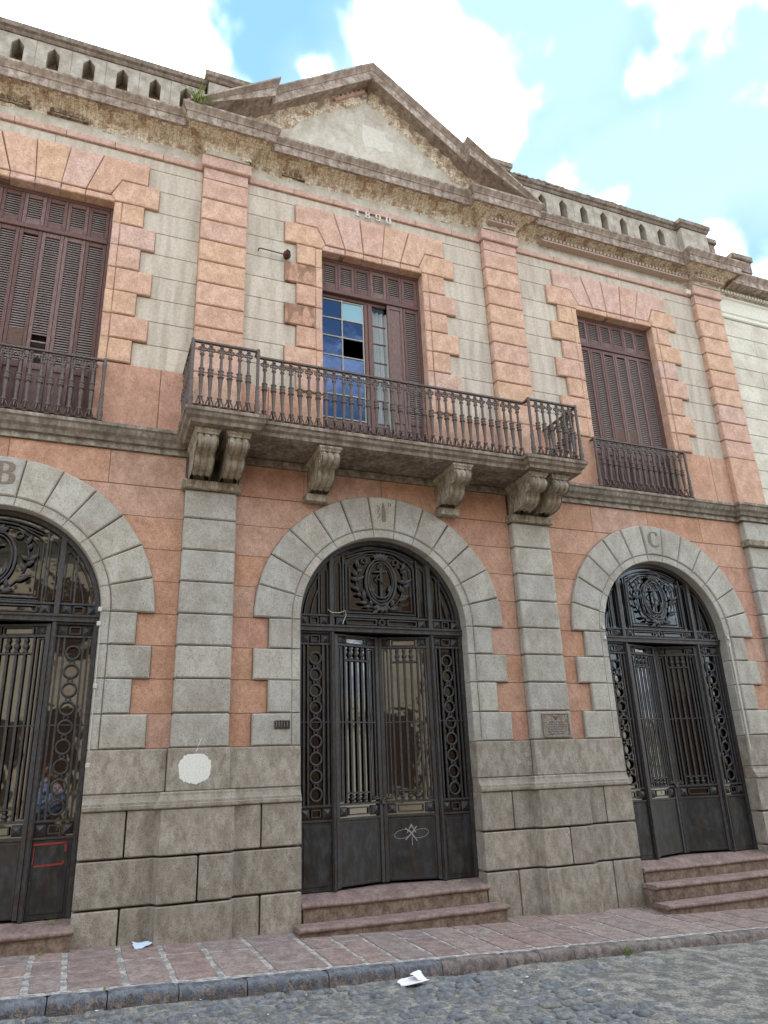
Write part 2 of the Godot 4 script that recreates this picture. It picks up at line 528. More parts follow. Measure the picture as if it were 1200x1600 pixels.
# ---------------------------------------------------------------- sky
func make_sky() -> Sky:
	var w := 1536
	var h := 768
	var f1 := FastNoiseLite.new()
	f1.seed = 5
	f1.frequency = 2.6
	f1.fractal_octaves = 6
	f1.fractal_gain = 0.52
	f1.noise_type = FastNoiseLite.TYPE_SIMPLEX_SMOOTH
	var f2 := FastNoiseLite.new()
	f2.seed = 9
	f2.frequency = 1.1
	f2.fractal_octaves = 5
	# cumulus seen above the roofs: direction, angular size, strength
	var puff := [
		[Vector3(-.146, .765, -.627), .15, 1.2], [Vector3(-.046, .786, -.617), .095, 1.1], [Vector3(.01, .762, -.645), .06, .85],
		[Vector3(.262, .806, -.530), .050, 1.05], [Vector3(.300, .783, -.545), .055, 1.1], [Vector3(.345, .756, -.556), .058, 1.1], [Vector3(.388, .725, -.568), .055, 1.0],
		[Vector3(.182, .775, -.605), .028, .75], [Vector3(.49, .668, -.560), .035, .62], [Vector3(.535, .640, -.551), .028, .55], [Vector3(.635, .572, -.517), .04, .60],
		[Vector3(.69, .535, -.485), .045, .66], [Vector3(.535, .734, -.41), .085, .36], [Vector3(.60, .735, -.32), .10, .38], [Vector3(.235, .83, -.50), .035, .7]]
	var out := PackedFloat32Array()
	out.resize(w * h * 3)
	for y in h:
		var el := PI * 0.5 - PI * (y + 0.5) / h
		for x in w:
			var az := TAU * (x + 0.5) / w
			var d := Vector3(sin(az) * cos(el), sin(el), -cos(az) * cos(el))
			var up := clampf(d.y, 0.0, 1.0)
			var c := Vector3(.44, .54, .60).lerp(Vector3(.15, .345, .54), pow(up, 0.6))
			if d.y > -0.02:
				var q := d / (0.25 + up)
				var a := f1.get_noise_3dv(q * 1.4) * 0.55
				var cover := f2.get_noise_3dv(q) * 0.9 + 0.02  # outside the view the clouds are denser, added for light on the facade
				var dens := 0.0
				var seen := 0.0
				if d.z < -0.15 and d.y > 0.35 and d.x > -0.45:
					seen = 1.0
					var s := -0.52
					for p in puff:
						var g: float = (d - p[0].normalized()).length() / p[1]
						s += p[2] * exp(-g * g)
					dens = s + f1.get_noise_3dv(d * 5.0) * 0.6
				var free := cover + a
				var edge := clampf(minf(minf((-0.15 - d.z) / 0.15, (d.y - 0.35) / 0.12), (d.x + 0.45) / 0.12), 0.0, 1.0) * seen
				dens = lerpf(free, dens, edge)
				var t := smoothstep(-0.22, 0.60, dens)
				var wisp := clampf(f2.get_noise_3dv(d * Vector3(1.5, 2.5, 1.5)) * 0.5 + 0.05, 0.0, 0.18)
				c = c.lerp(Vector3(1.0, 1.03, 1.05), wisp)
				c = c.lerp(Vector3(2.34, 2.44, 2.56), t)
			else:
				c = Vector3(.42, .41, .38)
			var k := (y * w + x) * 3
			out[k] = c.x
			out[k + 1] = c.y
			out[k + 2] = c.z
	var im := Image.create_from_data(w, h, false, Image.FORMAT_RGBF, out.to_byte_array())
	var sm := PanoramaSkyMaterial.new()
	sm.panorama = ImageTexture.create_from_image(im)
	var s := Sky.new()
	s.sky_material = sm
	return s
# ---------------------------------------------------------------- the building
var B: Node3D
func rect(x0: float, y0: float, x1: float, y1: float) -> PackedVector2Array:
	return PackedVector2Array([Vector2(minf(x0, x1), y0), Vector2(maxf(x0, x1), y0), Vector2(maxf(x0, x1), y1), Vector2(minf(x0, x1), y1)])
func poly_part(called: String, poly: PackedVector2Array, z0: float, z1: float, bv: float, m: Material, parent: Node3D) -> MeshInstance3D:
	var c := Vector2.ZERO
	for q in poly:
		c += q
	c /= poly.size()
	var loc := PackedVector2Array()
	var j := .0028 if bv >= .01 else 0.0
	for q in poly:
		loc.append(q - c + Vector2(rng.randf_range(-j, j), rng.randf_range(-j, j)))
	var mb := MB.new()
	mb.prism(loc, z0, z1 + (rng.randf_range(-.004, .004) if bv >= .01 else 0.0), bv)
	return put(called, mb.mesh(), m, parent, Vector3(c.x, c.y, 0))
func arc(cx: float, cy: float, r: float, a0: float, a1: float, n: int) -> PackedVector2Array:
	var p := PackedVector2Array()
	for i in n + 1:
		var a := lerpf(a0, a1, float(i) / n)
		p.append(Vector2(cx + cos(a) * r, cy + sin(a) * r))
	return p
func breaks(x0: float, x1: float, half: float, dz: float) -> Array:
	var p := [Vector2(x0, 0)]
	for c in PX:
		if c - half > x0 and c + half < x1:
			p.append_array([Vector2(c - half, 0), Vector2(c - half, dz), Vector2(c + half, dz), Vector2(c + half, 0)])
	p.append(Vector2(x1, 0))
	return p
# broken surface of old lime and rubble along a path: open profile (d, y) pushed about by noise
func rough_strip(path: Array, prof: Array, amp: float, sd: int) -> ArrayMesh:
	var f := FastNoiseLite.new()
	f.seed = sd
	f.frequency = 2.2
	f.fractal_octaves = 5
	f.fractal_gain = 0.6
	var fine: Array = []
	for i in path.size() - 1:
		var n := maxi(1, int(path[i].distance_to(path[i + 1]) / 0.03))
		for k in n:
			fine.append([path[i].lerp(path[i + 1], float(k) / n), k == 0, i])
	fine.append([path[-1], true, path.size() - 1])
	var pr := []
	for i in prof.size() - 1:
		for k in 5:
			pr.append(prof[i].lerp(prof[i + 1], k / 5.0))
	pr.append(prof[-1])
	var rows := []
	for e in fine:
		var i: int = e[2]
		var e2: Vector2 = (path[mini(i + 1, path.size() - 1)] - path[mini(i, path.size() - 2)]).normalized()
		if i == path.size() - 1:
			e2 = (path[i] - path[i - 1]).normalized()
		var n2 := Vector2(-e2.y, e2.x)
		var mi := n2
		if e[1] and i > 0 and i < path.size() - 1:
			var e1: Vector2 = (path[i] - path[i - 1]).normalized()
			var n1 := Vector2(-e1.y, e1.x)
			mi = (n1 + n2) / (1.0 + n1.dot(n2))
		var r := PackedVector3Array()
		for q in pr:
			var p := Vector3(e[0].x + mi.x * q.x, q.y, e[0].y + mi.y * q.x)
			var d := f.get_noise_3dv(p * 1.5) * amp + f.get_noise_3dv(p * 6.0) * amp * 0.5
			d = maxf(d, -amp * 0.4)
			r.append(p + Vector3(mi.x * d, -absf(d) * 0.5, mi.y * d))
		rows.append(r)
	var mb := MB.new()
	mb.grid(rows, false, false, true)
	return mb.mesh()
func build_shell() -> void:
	# walls behind the facing stones, with real openings; rooms closed behind them
	for bx in BX:
		var w := 2.1375
		var p := PackedVector2Array([Vector2(-w, -.7), Vector2(-1.075, -.7), Vector2(-1.075, 3.185)])
		p.append_array(arc(0, 3.185, 1.075, PI, 0, 32))
		p.append_array([Vector2(1.075, -.7), Vector2(w, -.7), Vector2(w, 5.2), Vector2(-w, 5.2)])
		var mb := MB.new()
		mb.prism(p, -.36, -.014, 0, true)
		put("wall", mb.mesh(), M.jointpink, B, Vector3(bx, 0, 0))
		mb = MB.new()
		mb.prism(PackedVector2Array([Vector2(-w, 5.2), Vector2(-.775, 5.2), Vector2(-.775, 8.42), Vector2(.775, 8.42), Vector2(.775, 5.2), Vector2(w, 5.2), Vector2(w, 9.9), Vector2(-w, 9.9)]), -.36, -.014, 0, true)
		put("wall", mb.mesh(), M.joint, B, Vector3(bx, 0, 0))
	block("wall", Vector3(-6.41, -.7, -6.3), Vector3(6.41, 9.9, -6.0), 0, M.room, B)
	for x in [-6.40, 6.10]:
		block("wall", Vector3(x, -.7, -5.995), Vector3(x + .3, 9.895, -.365), 0, M.room, B)
	for x in [-2.2, 2.1]:
		block("wall", Vector3(x, .36, -5.99), Vector3(x + .1, 4.9, -.37), 0, M.room, B)
	block("floor", Vector3(-6.09, -.6, -5.99), Vector3(6.09, .34, -.365), 0, M.room, B)
	block("floor", Vector3(-6.09, 4.95, -5.99), Vector3(6.09, 5.2, -.365), 0, M.room, B)
	block("roof", Vector3(-6.41, 9.905, -6.3), Vector3(6.41, 10.1, -.30), 0, M.coping, B)
func build_lower() -> void:
	var lj := [1.81, 2.15, 2.50, 2.845, 3.185, 3.54, 3.90, 4.27, 4.61]
	var g := 0.005
	var bv := 0.014
	for bi in 3:
		var bx: float = BX[bi]
		# arch: thirteen voussoirs and the plain ring inside them
		for k in 13:
			var a0 := PI * k / 13.0 + .0042
			var a1 := PI * (k + 1) / 13.0 - .0042
			var p := arc(bx, 3.185, 1.605, a0, a1, 5)
			var q := arc(bx, 3.185, 1.17, a1, a0, 5)
			p.append_array(q)
			poly_part("voussoir", p, -.02, .045, bv, any(M.grey), B)
			p = arc(bx, 3.185, 1.166, a0 - .003, a1 + .003, 5)
			p.append_array(arc(bx, 3.185, 1.068, a1 + .003, a0 - .003, 5))
			poly_part("intrados_stone", p, -.16, .032, .008, any(M.grey), B)
		for s in [-1.0, 1.0]:
			# jambs
			for k in 4:
				var out := 1.60 if k % 2 == 0 else 1.43
				var m: Material = any(M.grey)
				poly_part("quoin", rect(bx + s * 1.17, lj[k] + g, bx + s * out, lj[k + 1] - g), -.02, .045, bv, m, B)
				poly_part("jamb_stone", rect(bx + s * 1.068, lj[k] + g * .7, bx + s * 1.166, lj[k + 1] - g * .7), -.16, .032, .008, m, B)
				poly_part("wall_stone", rect(bx + s * (out + g), lj[k] + g * .5, bx + s * 1.846, lj[k + 1] - g * .5), -.02, 0.0, .004, any(M.pinklow), B)
			# pink ashlar trimmed round the arch
			var disc := arc(bx, 3.185, 1.608, 0, TAU - TAU / 96.0, 95)
			for k in range(4, 10):
				var y0: float = lj[k] if k < 9 else 4.63
				var y1: float = lj[k + 1] if k < 8 else (4.628 if k == 8 else 5.03)
				if k == 8:
					continue
				if k == 7:
					y1 = 4.626
				var cuts := [0.0, 1.846] if k < 9 else [0.0, 1.02, 1.846]
				for c in cuts.size() - 1:
					var r := rect(bx + s * (cuts[c] + .002), y0 + .002, bx + s * (cuts[c + 1] - .002), y1 - .002)
					for piece in Geometry2D.clip_polygons(r, disc):
						if piece.size() > 2 and not Geometry2D.is_polygon_clockwise(piece):
							poly_part("wall_stone", piece, -.02, 0.0, .003, any(M.pinklow), B)
	# pilasters
	for c in PX:
		for k in 8:
			block("pilaster_stone", Vector3(c - .29, lj[k] + g, -.03), Vector3(c + .29, lj[k + 1] - g, .10), bv, any(M.grey), B)
		block("impost_slab", Vector3(c - .335, 4.612, -.03), Vector3(c + .335, 4.715, .16), .012, M.corbel, B)
	for x in [-6.41, 6.41]:
		block("pilaster_stone", Vector3(x - .29, 4.718, -.03), Vector3(x + .29, 5.028, .10), bv, any(M.grey), B)
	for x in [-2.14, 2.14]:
		block("pilaster_stone", Vector3(x - .29, 4.718, -.03), Vector3(x + .29, 5.028, .06), bv, M.sootshade, B)
	# piers between the gates: course above the plinth, moulding, plinth stones
	var edges := [[-6.75, -5.343, -6.41], [-3.207, -1.068, -2.14], [1.068, 3.207, 2.14], [5.343, 6.73, 6.41]]
	for e in edges:
		var x0: float = e[0]
		var x1: float = e[1]
		var c: float = e[2]
		var stained := c == -2.14
		block("plinth_course_stone", Vector3(x0, 1.402, -.16), Vector3(minf(c - .316, x1), 1.807, .05), .008, M.plinth[1] if not stained else M.plinth[2], B)
		block("plinth_course_stone", Vector3(c - .31, 1.402, -.05), Vector3(c + .31, 1.807, .125), .008, M.plinth[0], B)
		block("plinth_course_stone", Vector3(maxf(c + .316, x0), 1.402, -.16), Vector3(x1, 1.807, .05), .008, M.plinth[2], B)
		var mb := MB.new()
		var half := .37
		var path := [Vector2(x0 + .001, .0), Vector2(maxf(c - half + .05, x0 + .003), .0), Vector2(maxf(c - half + .05, x0 + .003), .10), Vector2(minf(c + half - .05, x1 - .003), .10), Vector2(minf(c + half - .05, x1 - .003), 0), Vector2(x1 - .001, 0)]
		mb.sweep(path, [Vector2(-.08, 1.25), Vector2(.10, 1.25), Vector2(.105, 1.26), Vector2(.105, 1.285), Vector2(.088, 1.292), Vector2(.086, 1.315), Vector2(.068, 1.335), Vector2(.052, 1.365), Vector2(.05, 1.385), Vector2(.035, 1.40), Vector2(-.08, 1.40)])
		put("plinth_moulding", mb.mesh(), M.plinth[1], B)
		for row in 3:
			var y0: float = [.834, .421, -.75][row]
			var y1: float = [1.247, .816, .403][row]
			var cuts := [x0, c - .66, c + .65, x1] if row != 1 else [x0, c + .02, x1]
			for k in cuts.size() - 1:
				var a: float = maxf(cuts[k] + (.009 if k > 0 else 0.0), x0)
				var b: float = minf(cuts[k + 1] - (.009 if k < cuts.size() - 2 else 0.0), x1)
				if b - a < .05:
					continue
				var pl := PackedVector2Array([Vector2(a, -.16), Vector2(b, -.16)])
				var line := [[c + half + .012, .085], [c + half - .02, .19], [c - half + .02, .19], [c - half - .012, .085]]
				pl.append(Vector2(b, plan_z(b, c, half)))
				for q in line:
					if q[0] < b - .004 and q[0] > a + .004:
						pl.append(Vector2(q[0], q[1]))
				pl.append(Vector2(a, plan_z(a, c, half)))
				mb = MB.new()
				mb.plan(pl, y0, y1, .011)
				put("plinth_stone", mb.mesh(), any(M.plinth), B)
func plan_z(x: float, c: float, half: float) -> float:
	return lerpf(.19, .085, clampf((absf(x - c) - half + .02) / .032, 0, 1))
func build_upper() -> void:
	var uj := [6.13, 6.45, 6.78, 7.11, 7.445, 7.775, 8.105, 8.43, 8.775, 9.11, 9.28]
	var g := 0.006
	for bi in 3:
		var bx: float = BX[bi]
		for s in [-1.0, 1.0]:
			for k in 7:
				var out := 1.13 if k % 2 == 0 else 1.29
				var m: Material = any(M.pink)
				if bi == 1 and s < 0 and (k == 5 or k == 3):
					m = M.pinkstain
				poly_part("quoin", rect(bx + s * .868, uj[k] + g, bx + s * out, uj[k + 1] - g), -.02, .045, .012, m, B)
				if bi == 1 and s < 0 and (k == 5 or k == 3):
					m = any(M.pink)
				poly_part("jamb_stone", rect(bx + s * .77, uj[k] + .002, bx + s * .865, uj[k + 1] - .002), -.20, .034, .010, m, B)
				poly_part("wall_panel", rect(bx + s * (out + .004), uj[k] + .003, bx + s * 1.834, uj[k + 1] - .003), -.02, 0.0, .004, any(M.render), B)
			# flat arch
			poly_part("wall_panel", rect(bx + s * 1.304, 8.433, bx + s * 1.834, 8.772), -.02, 0.0, .004, any(M.render), B)
			poly_part("wall_panel", rect(bx + s * 1.154, 8.778, bx + s * 1.834, 9.107), -.02, 0.0, .004, any(M.render), B)
			poly_part("wall_panel", rect(bx + s * .002, 9.113, bx + s * 1.834, 9.278), -.02, 0.0, .003, any(M.render), B)
			poly_part("lintel_stone", PackedVector2Array([Vector2(bx + s * .775, 8.433), Vector2(bx + s * 1.30, 8.433), Vector2(bx + s * 1.30, 8.772), Vector2(bx + s * .838, 8.772), Vector2(bx + s * .723, 8.515)]), -.02, .045, .010, any(M.pink), B)
			poly_part("lintel_stone", PackedVector2Array([Vector2(bx + s * .60, 9.107), Vector2(bx + s * 1.15, 9.107), Vector2(bx + s * 1.15, 8.777), Vector2(bx + s * .832, 8.777), Vector2(bx + s * .712, 8.515), Vector2(bx + s * .432, 8.515)]), -.02, .045, .010, any(M.pink), B)
			# dado under the wall panels
			for cut in [[.772, 1.485], [1.49, 1.834]]:
				poly_part("dado_stone", rect(bx + s * cut[0], 5.292, bx + s * cut[1], 6.127), -.20 if cut[0] < 1 else -.02, .02, .006, any(M.pinklow), B)
		var tj := [-.594, -.19, .20, .594]
		var lo := [-.426, -.15, .14, .426]
		for k in 3:
			poly_part("lintel_stone", PackedVector2Array([Vector2(bx + tj[k] + .004, 9.107), Vector2(bx + tj[k + 1] - .004, 9.107), Vector2(bx + lo[k + 1] - .004, 8.515), Vector2(bx + lo[k] + .004, 8.515)]), -.02, .045, .010, any(M.pink), B)
		var sj := [-.77, -.426, -.15, .14, .426, .77]
		for k in 5:
			poly_part("lintel_soffit_stone", rect(bx + sj[k] + .003, 8.418, bx + sj[k + 1] - .003, 8.511), -.20, .036, .010, any(M.pink), B)
		# thin pink band and the plaster over it
		var x := bx - 1.82
		while x < bx + 1.8:
			var e := minf(x + rng.randf_range(.55, .75), bx + 1.82)
			block("band_stone", Vector3(x + .002, 9.283, -.02), Vector3(e - .002, 9.378, .035), .006, M.pink[4], B)
			x = e
		block("frieze", Vector3(bx - 1.83, 9.38, -.02), Vector3(bx + 1.83, 9.56, .016), .004, M.tymp, B)
	for c in PX:
		block("pilaster_stone", Vector3(c - .30, 5.292, -.03), Vector3(c + .30, 6.127, .105), .008, any(M.pink), B)
		for k in 9:
			block("pilaster_stone", Vector3(c - .30, uj[k] + g, -.03), Vector3(c + .30, uj[k + 1] - g, .10), .013, any(M.pink), B)
		block("pilaster_stone", Vector3(c - .295, 9.113, -.03), Vector3(c + .295, 9.287, .094), .004, M.pink[4], B)
		block("capital", Vector3(c - .335, 9.29, -.03), Vector3(c + .335, 9.47, .14), .012, M.pink[4], B)
		block("capital", Vector3(c - .30, 9.472, -.03), Vector3(c + .30, 9.60, .152), .006, M.tymp, B)
	# string course each side of the balcony
	var sp := [Vector2(-.1, 5.287), Vector2(.155, 5.287), Vector2(.155, 5.25), Vector2(.135, 5.235), Vector2(.12, 5.18), Vector2(.085, 5.15), Vector2(.07, 5.105), Vector2(.035, 5.10), Vector2(.035, 5.032), Vector2(-.1, 5.032)]
	for e in [breaks(-7.0, -2.46, .32, .10), breaks(2.46, 6.76, .32, .10)]:
		var mb := MB.new()
		mb.sweep(e, sp)
		put("string_course", mb.mesh(), M.string, B)
	block("string_course", Vector3(-2.455, 5.032, -.05), Vector3(2.455, 5.118, .036), .004, M.string, B)
func build_cornice() -> void:
	var top := 9.93
	var prof := []
	for q in [[-.3, 0], [.36, 0], [.36, -.03], [.345, -.05], [.32, -.085], [.312, -.105], [.30, -.112], [.30, -.235], [.265, -.235], [.26, -.215], [-.3, -.215]]:
		prof.append(Vector2(q[0], top + q[1]))
	for e in [[-7.2, -.01], [.01, 6.95]]:
		var path := []
		for q in breaks(-7.2, 6.95, .30, .14):
			if q.x >= e[0] and q.x <= e[1]:
				path.append(q)
		if e[0] == -7.2:
			path.append(Vector2(-.002, 0))
		else:
			path.push_front(Vector2(.002, 0))
		var mb := MB.new()
		mb.sweep(path, prof)
		put("cornice", mb.mesh(), M.cornice, B)
		# where the bed mouldings have come away
		put("broken_bed_mould", rough_strip(path, [Vector2(.004, 9.51), Vector2(.025, 9.57), Vector2(.06, 9.64), Vector2(.15, 9.70), Vector2(.262, 9.722)], .05, 3 if e[0] < 0 else 4), M.rubble, B)
	# what is left of the dentils
	var rows := [[-4.95, -4.62, .03], [-4.38, -3.95, .03], [-1.33, -1.05, .03], [2.98, 5.98, .115], [6.12, 6.70, .22], [1.92, 2.36, .22]]
	for r in rows:
		var mb := MB.new()
		var x: float = r[0]
		mb.bbox(Vector3(r[0] - .03, 9.545, 0), Vector3(r[1] + .03, 9.572, r[2] + .03), .003)
		mb.bbox(Vector3(r[0] - .03, 9.573, 0), Vector3(r[1] + .03, 9.63, r[2]), 0)
		while x < r[1]:
			mb.bbox(Vector3(x, 9.573, 0), Vector3(x + .045, 9.63, r[2] + .04), .003)
			x += .074
		var o := put("dentils", mb.mesh(), M.dentil if r[2] > .1 else M.soffit, B)
		tag(o, "", "", "", "stuff")
	# parapet with pointed niches
	for side in [[-6.10, -2.48, [-5.72, -5.295, -4.867, -4.44, -4.005, -3.58, -3.152, -2.742]], [2.48, 6.10, [2.735, 3.155, 3.575, 4.005, 4.435, 4.855, 5.28, 5.705]]]:
		var hs: Array = side[2]
		for k in hs.size():
			var a: float = side[0] if k == 0 else (hs[k - 1] + hs[k]) * .5
			var b: float = side[1] if k == hs.size() - 1 else (hs[k] + hs[k + 1]) * .5
			var x: float = hs[k]
			poly_part("parapet_panel", PackedVector2Array([Vector2(a + .001, 9.94), Vector2(x - .074, 9.94), Vector2(x - .074, 10.58), Vector2(x, 10.68), Vector2(x + .074, 10.58), Vector2(x + .074, 9.94), Vector2(b - .001, 9.94), Vector2(b - .001, 10.74), Vector2(a + .001, 10.74)]), -.20, .015, .004, M.parapet, B)
		block("parapet_back", Vector3(side[0], 9.94, -.34), Vector3(side[1], 10.739, -.205), 0, M.soffit, B)
		var mb := MB.new()
		mb.sweep([Vector2(side[0], 0), Vector2(side[1], 0)], [Vector2(-.36, 10.742), Vector2(.03, 10.742), Vector2(.045, 10.77), Vector2(.045, 10.79), Vector2(.075, 10.81), Vector2(.085, 10.88), Vector2(-.36, 10.90)])
		put("coping", mb.mesh(), M.coping, B)
		if side[0] > 0:
			put("broken_coping", rough_strip([Vector2(2.6, -.02), Vector2(5.6, -.02)], [Vector2(.10, 10.86), Vector2(.09, 10.91), Vector2(.0, 10.935), Vector2(-.3, 10.90)], .05, 15), M.coping, B)
	for c in PX:
		var t := 10.74 if absf(c) > 4 else 10.80
		block("parapet_pier", Vector3(c - .31, 9.935, -.36), Vector3(c + .31, t, .13), .008, M.parapet, B)
		var mb := MB.new()
		mb.sweep([Vector2(c - .31, -.36), Vector2(c - .31, .13), Vector2(c + .31, .13), Vector2(c + .31, -.36)], [Vector2(-.3, t + .002), Vector2(.02, t + .002), Vector2(.03, t + .03), Vector2(.03, t + .05), Vector2(.055, t + .07), Vector2(.06, t + .145), Vector2(-.3, t + .15)])
		put("pier_coping", mb.mesh(), M.coping, B)
	# pediment
	var k := .735
	poly_part("tympanum", PackedVector2Array([Vector2(-2.5, 9.92), Vector2(2.5, 9.92), Vector2(0, 11.78)]), -.34, .012, 0, M.tymp, B)
	for s in [-1.0, 1.0]:
		var rp := []
		for q in [[-.32, 0], [.345, 0], [.345, -.03], [.33, -.05], [.305, -.09], [.297, -.112], [.285, -.12], [.285, -.275], [.25, -.275], [.245, -.25], [-.32, -.25]]:
			rp.append(Vector2(q[0], 11.985 + q[1]))
		var path := [Vector2(0.0, 0), Vector2(1.84, 0), Vector2(1.84, .14), Vector2(2.79, .14)]
		if s < 0:
			path = [Vector2(-2.79, .14), Vector2(-1.84, .14), Vector2(-1.84, 0), Vector2(0, 0)]
		var mb := MB.new()
		mb.sweep(path, rp, -k * s, 0.0, 9.905)
		put("raking_cornice", mb.mesh(), M.cornice, B)
		# lime and rubble showing along the rake
		var f := FastNoiseLite.new()
		f.seed = 21 + int(s)
		f.frequency = 1.7
		f.fractal_octaves = 4
		var rowsr := []
		for i in 78:
			var x := .02 + i * .031
			var line := 11.985 - k * x - .25
			var r := PackedVector3Array()
			var wid := .26 + f.get_noise_1d(x * 1.6) * .16
			for j in 12:
				var t := j / 11.0
				var y := maxf(line + .04 - t * (wid + .04), 9.90)
				var d := (f.get_noise_2d(x * 2.2, y * 2.2) * .05 + f.get_noise_2d(x * 9, y * 9) * .02) + .035
				r.append(Vector3(x * s, y, .012 + maxf(d, .004) * sin(clampf((1.0 - t) * 6.0, 0, PI * .5)) + maxf(0, .25 - t) * .35 - .002))
			rowsr.append(r)
		mb = MB.new()
		mb.grid(rowsr, false, false, s > 0)
		put("broken_bed_mould", mb.mesh(), M.rubble, B)
	# a patch of newer plaster in the tympanum, and a scrap of dentils near the ridge
	var pp := PackedVector2Array()
	for q in [[-.08, 11.02], [.28, 10.98], [.30, 10.86], [.42, 10.80], [.40, 10.62], [.20, 10.56], [.12, 10.60], [-.06, 10.55], [-.10, 10.75]]:
		pp.append(Vector2(q[0], q[1]))
	poly_part("plaster_patch", pp, 0.0, .0155, .003, M.tymp2, B)
	var dm := MB.new()
	for i in 6:
		dm.bbox(Vector3(-.52 + i * .075, 11.30 + i * .055, 0), Vector3(-.485 + i * .075, 11.38 + i * .055, .10), .003)
	dm.bar(Vector3(-.56, 11.26, .05), Vector3(-.06, 11.63, .05), .05, .09)
	tag(put("dentils", dm.mesh(), M.pink[4], B), "", "", "", "stuff")
func console_mesh() -> ArrayMesh:
	var key := [[.60, 5.055], [.625, 5.03], [.645, 4.985], [.635, 4.935], [.59, 4.895], [.52, 4.885], [.462, 4.90], [.445, 4.87], [.44, 4.83], [.415, 4.785], [.355, 4.745], [.28, 4.725], [.20, 4.72]]
	var c := Curve2D.new()
	for i in key.size():
		var a := Vector2(key[maxi(i - 1, 0)][0], key[maxi(i - 1, 0)][1])
		var b := Vector2(key[mini(i + 1, key.size() - 1)][0], key[mini(i + 1, key.size() - 1)][1])
		var t := (b - a) / 6.0
		c.add_point(Vector2(key[i][0], key[i][1]), -t, t)
	var n := 34
	var mb := MB.new()
	var rows := []
	var prof := PackedVector2Array()
	for i in n + 1:
		var l := c.get_baked_length()
		var p := c.sample_baked(l * i / n)
		var q := c.sample_baked(minf(l * i / n + .004, l)) - c.sample_baked(maxf(l * i / n - .004, 0))
		q = q.normalized()
		var nn := Vector2(-q.y, q.x)
		if i < 8 and nn.x < 0:
			nn = -nn
		if nn.dot(Vector2(.8, -.6)) < 0:
			nn = -nn
		prof.append(p)
		var r := PackedVector3Array()
		for j in 25:
			var u := j / 24.0
			var fl := (sqrt(absf(sin(u * PI * 3.0))) - 1.0) * .020
			r.append(Vector3((u - .5) * .225, p.y + nn.y * fl, p.x + nn.x * fl))
		rows.append(r)
	mb.grid(rows, false, false, false)
	var side := prof.duplicate()
	side.append(Vector2(0, 4.72))
	side.append(Vector2(0, 5.055))
	var t := Geometry2D.triangulate_polygon(side)
	for s in [-1.0, 1.0]:
		for i in range(0, t.size(), 3):
			mb.tri(Vector3(s * .1125, side[t[i]].y, side[t[i]].x), Vector3(s * .1125, side[t[i + 1]].y, side[t[i + 1]].x), Vector3(s * .1125, side[t[i + 2]].y, side[t[i + 2]].x), Vector3(s, 0, 0))
		# spiral of the volute on the cheek
		var sp := []
		for i in 15:
			var a := i * .55 + .6
			var rr := .075 - i * .0042
			sp.append(Vector3(s * .114, 4.97 + sin(a) * rr, .56 - cos(a) * rr))
		mb.tube(sp, .008, 5)
	mb.sweep([Vector2(-.118, 0), Vector2(-.118, .61), Vector2(.118, .61), Vector2(.118, 0)], [Vector2(-.1, 5.057), Vector2(.0, 5.057), Vector2(.008, 5.08), Vector2(.022, 5.095), Vector2(.022, 5.119), Vector2(-.1, 5.119)])
	mb.bbox(Vector3(-.06, 4.7, -.01), Vector3(.06, 5.05, .02), 0)
	return mb.mesh()
func build_balcony() -> void:
	var bal := sub("balcony", B)
	var mb := MB.new()
	mb.sweep([Vector2(-2.43, 0), Vector2(-2.43, .70), Vector2(-1.80, .70), Vector2(-1.80, .58), Vector2(1.84, .58), Vector2(1.84, .70), Vector2(2.50, .70), Vector2(2.50, 0)],
		[Vector2(-.1, 5.29), Vector2(.14, 5.29), Vector2(.14, 5.25), Vector2(.12, 5.238), Vector2(.11, 5.20), Vector2(.075, 5.175), Vector2(.065, 5.135), Vector2(.0, 5.125), Vector2(-.1, 5.125)])
	mb.bbox(Vector3(-2.40, 5.1285, .001), Vector3(2.47, 5.286, .56), 0)
	mb.bbox(Vector3(-2.40, 5.1285, .561), Vector3(-1.84, 5.286, .68), 0)
	mb.bbox(Vector3(1.88, 5.1285, .561), Vector3(2.47, 5.286, .68), 0)
	put("slab", mb.mesh(), M.balcony, bal)
	var cm := console_mesh()
	for x in [-2.295, -1.955, -.87, .87, 1.955, 2.295]:
		put("corbel", cm, M.corbel, bal, Vector3(x, 0, 0 if absf(x) < 1 else .055))
	for x in [-.89, .89]:
		block("corbel_foot", Vector3(x - .145, 4.605, -.01), Vector3(x + .145, 4.70, .15), .01, M.corbel, bal)
	# cast iron railing
	var rail := sub("railing", B)
	var y0 := 5.29
	var zb := .795
	var zm := .675
	var pts := [Vector2(-2.52, .03), Vector2(-2.52, zb), Vector2(-1.79, zb), Vector2(-1.79, zm), Vector2(1.84, zm), Vector2(1.84, zb), Vector2(2.59, zb), Vector2(2.59, .03)]
	railing(rail, pts, y0, .84, [1, 2, 5, 6], .106)
	for bx in [BX[0], BX[2]]:
		var r := sub("railing", B)
		railing(r, [Vector2(bx - .86, .03), Vector2(bx - .86, .115), Vector2(bx + .86, .115), Vector2(bx + .86, .03)], 5.29, .80, [1, 2], .108)
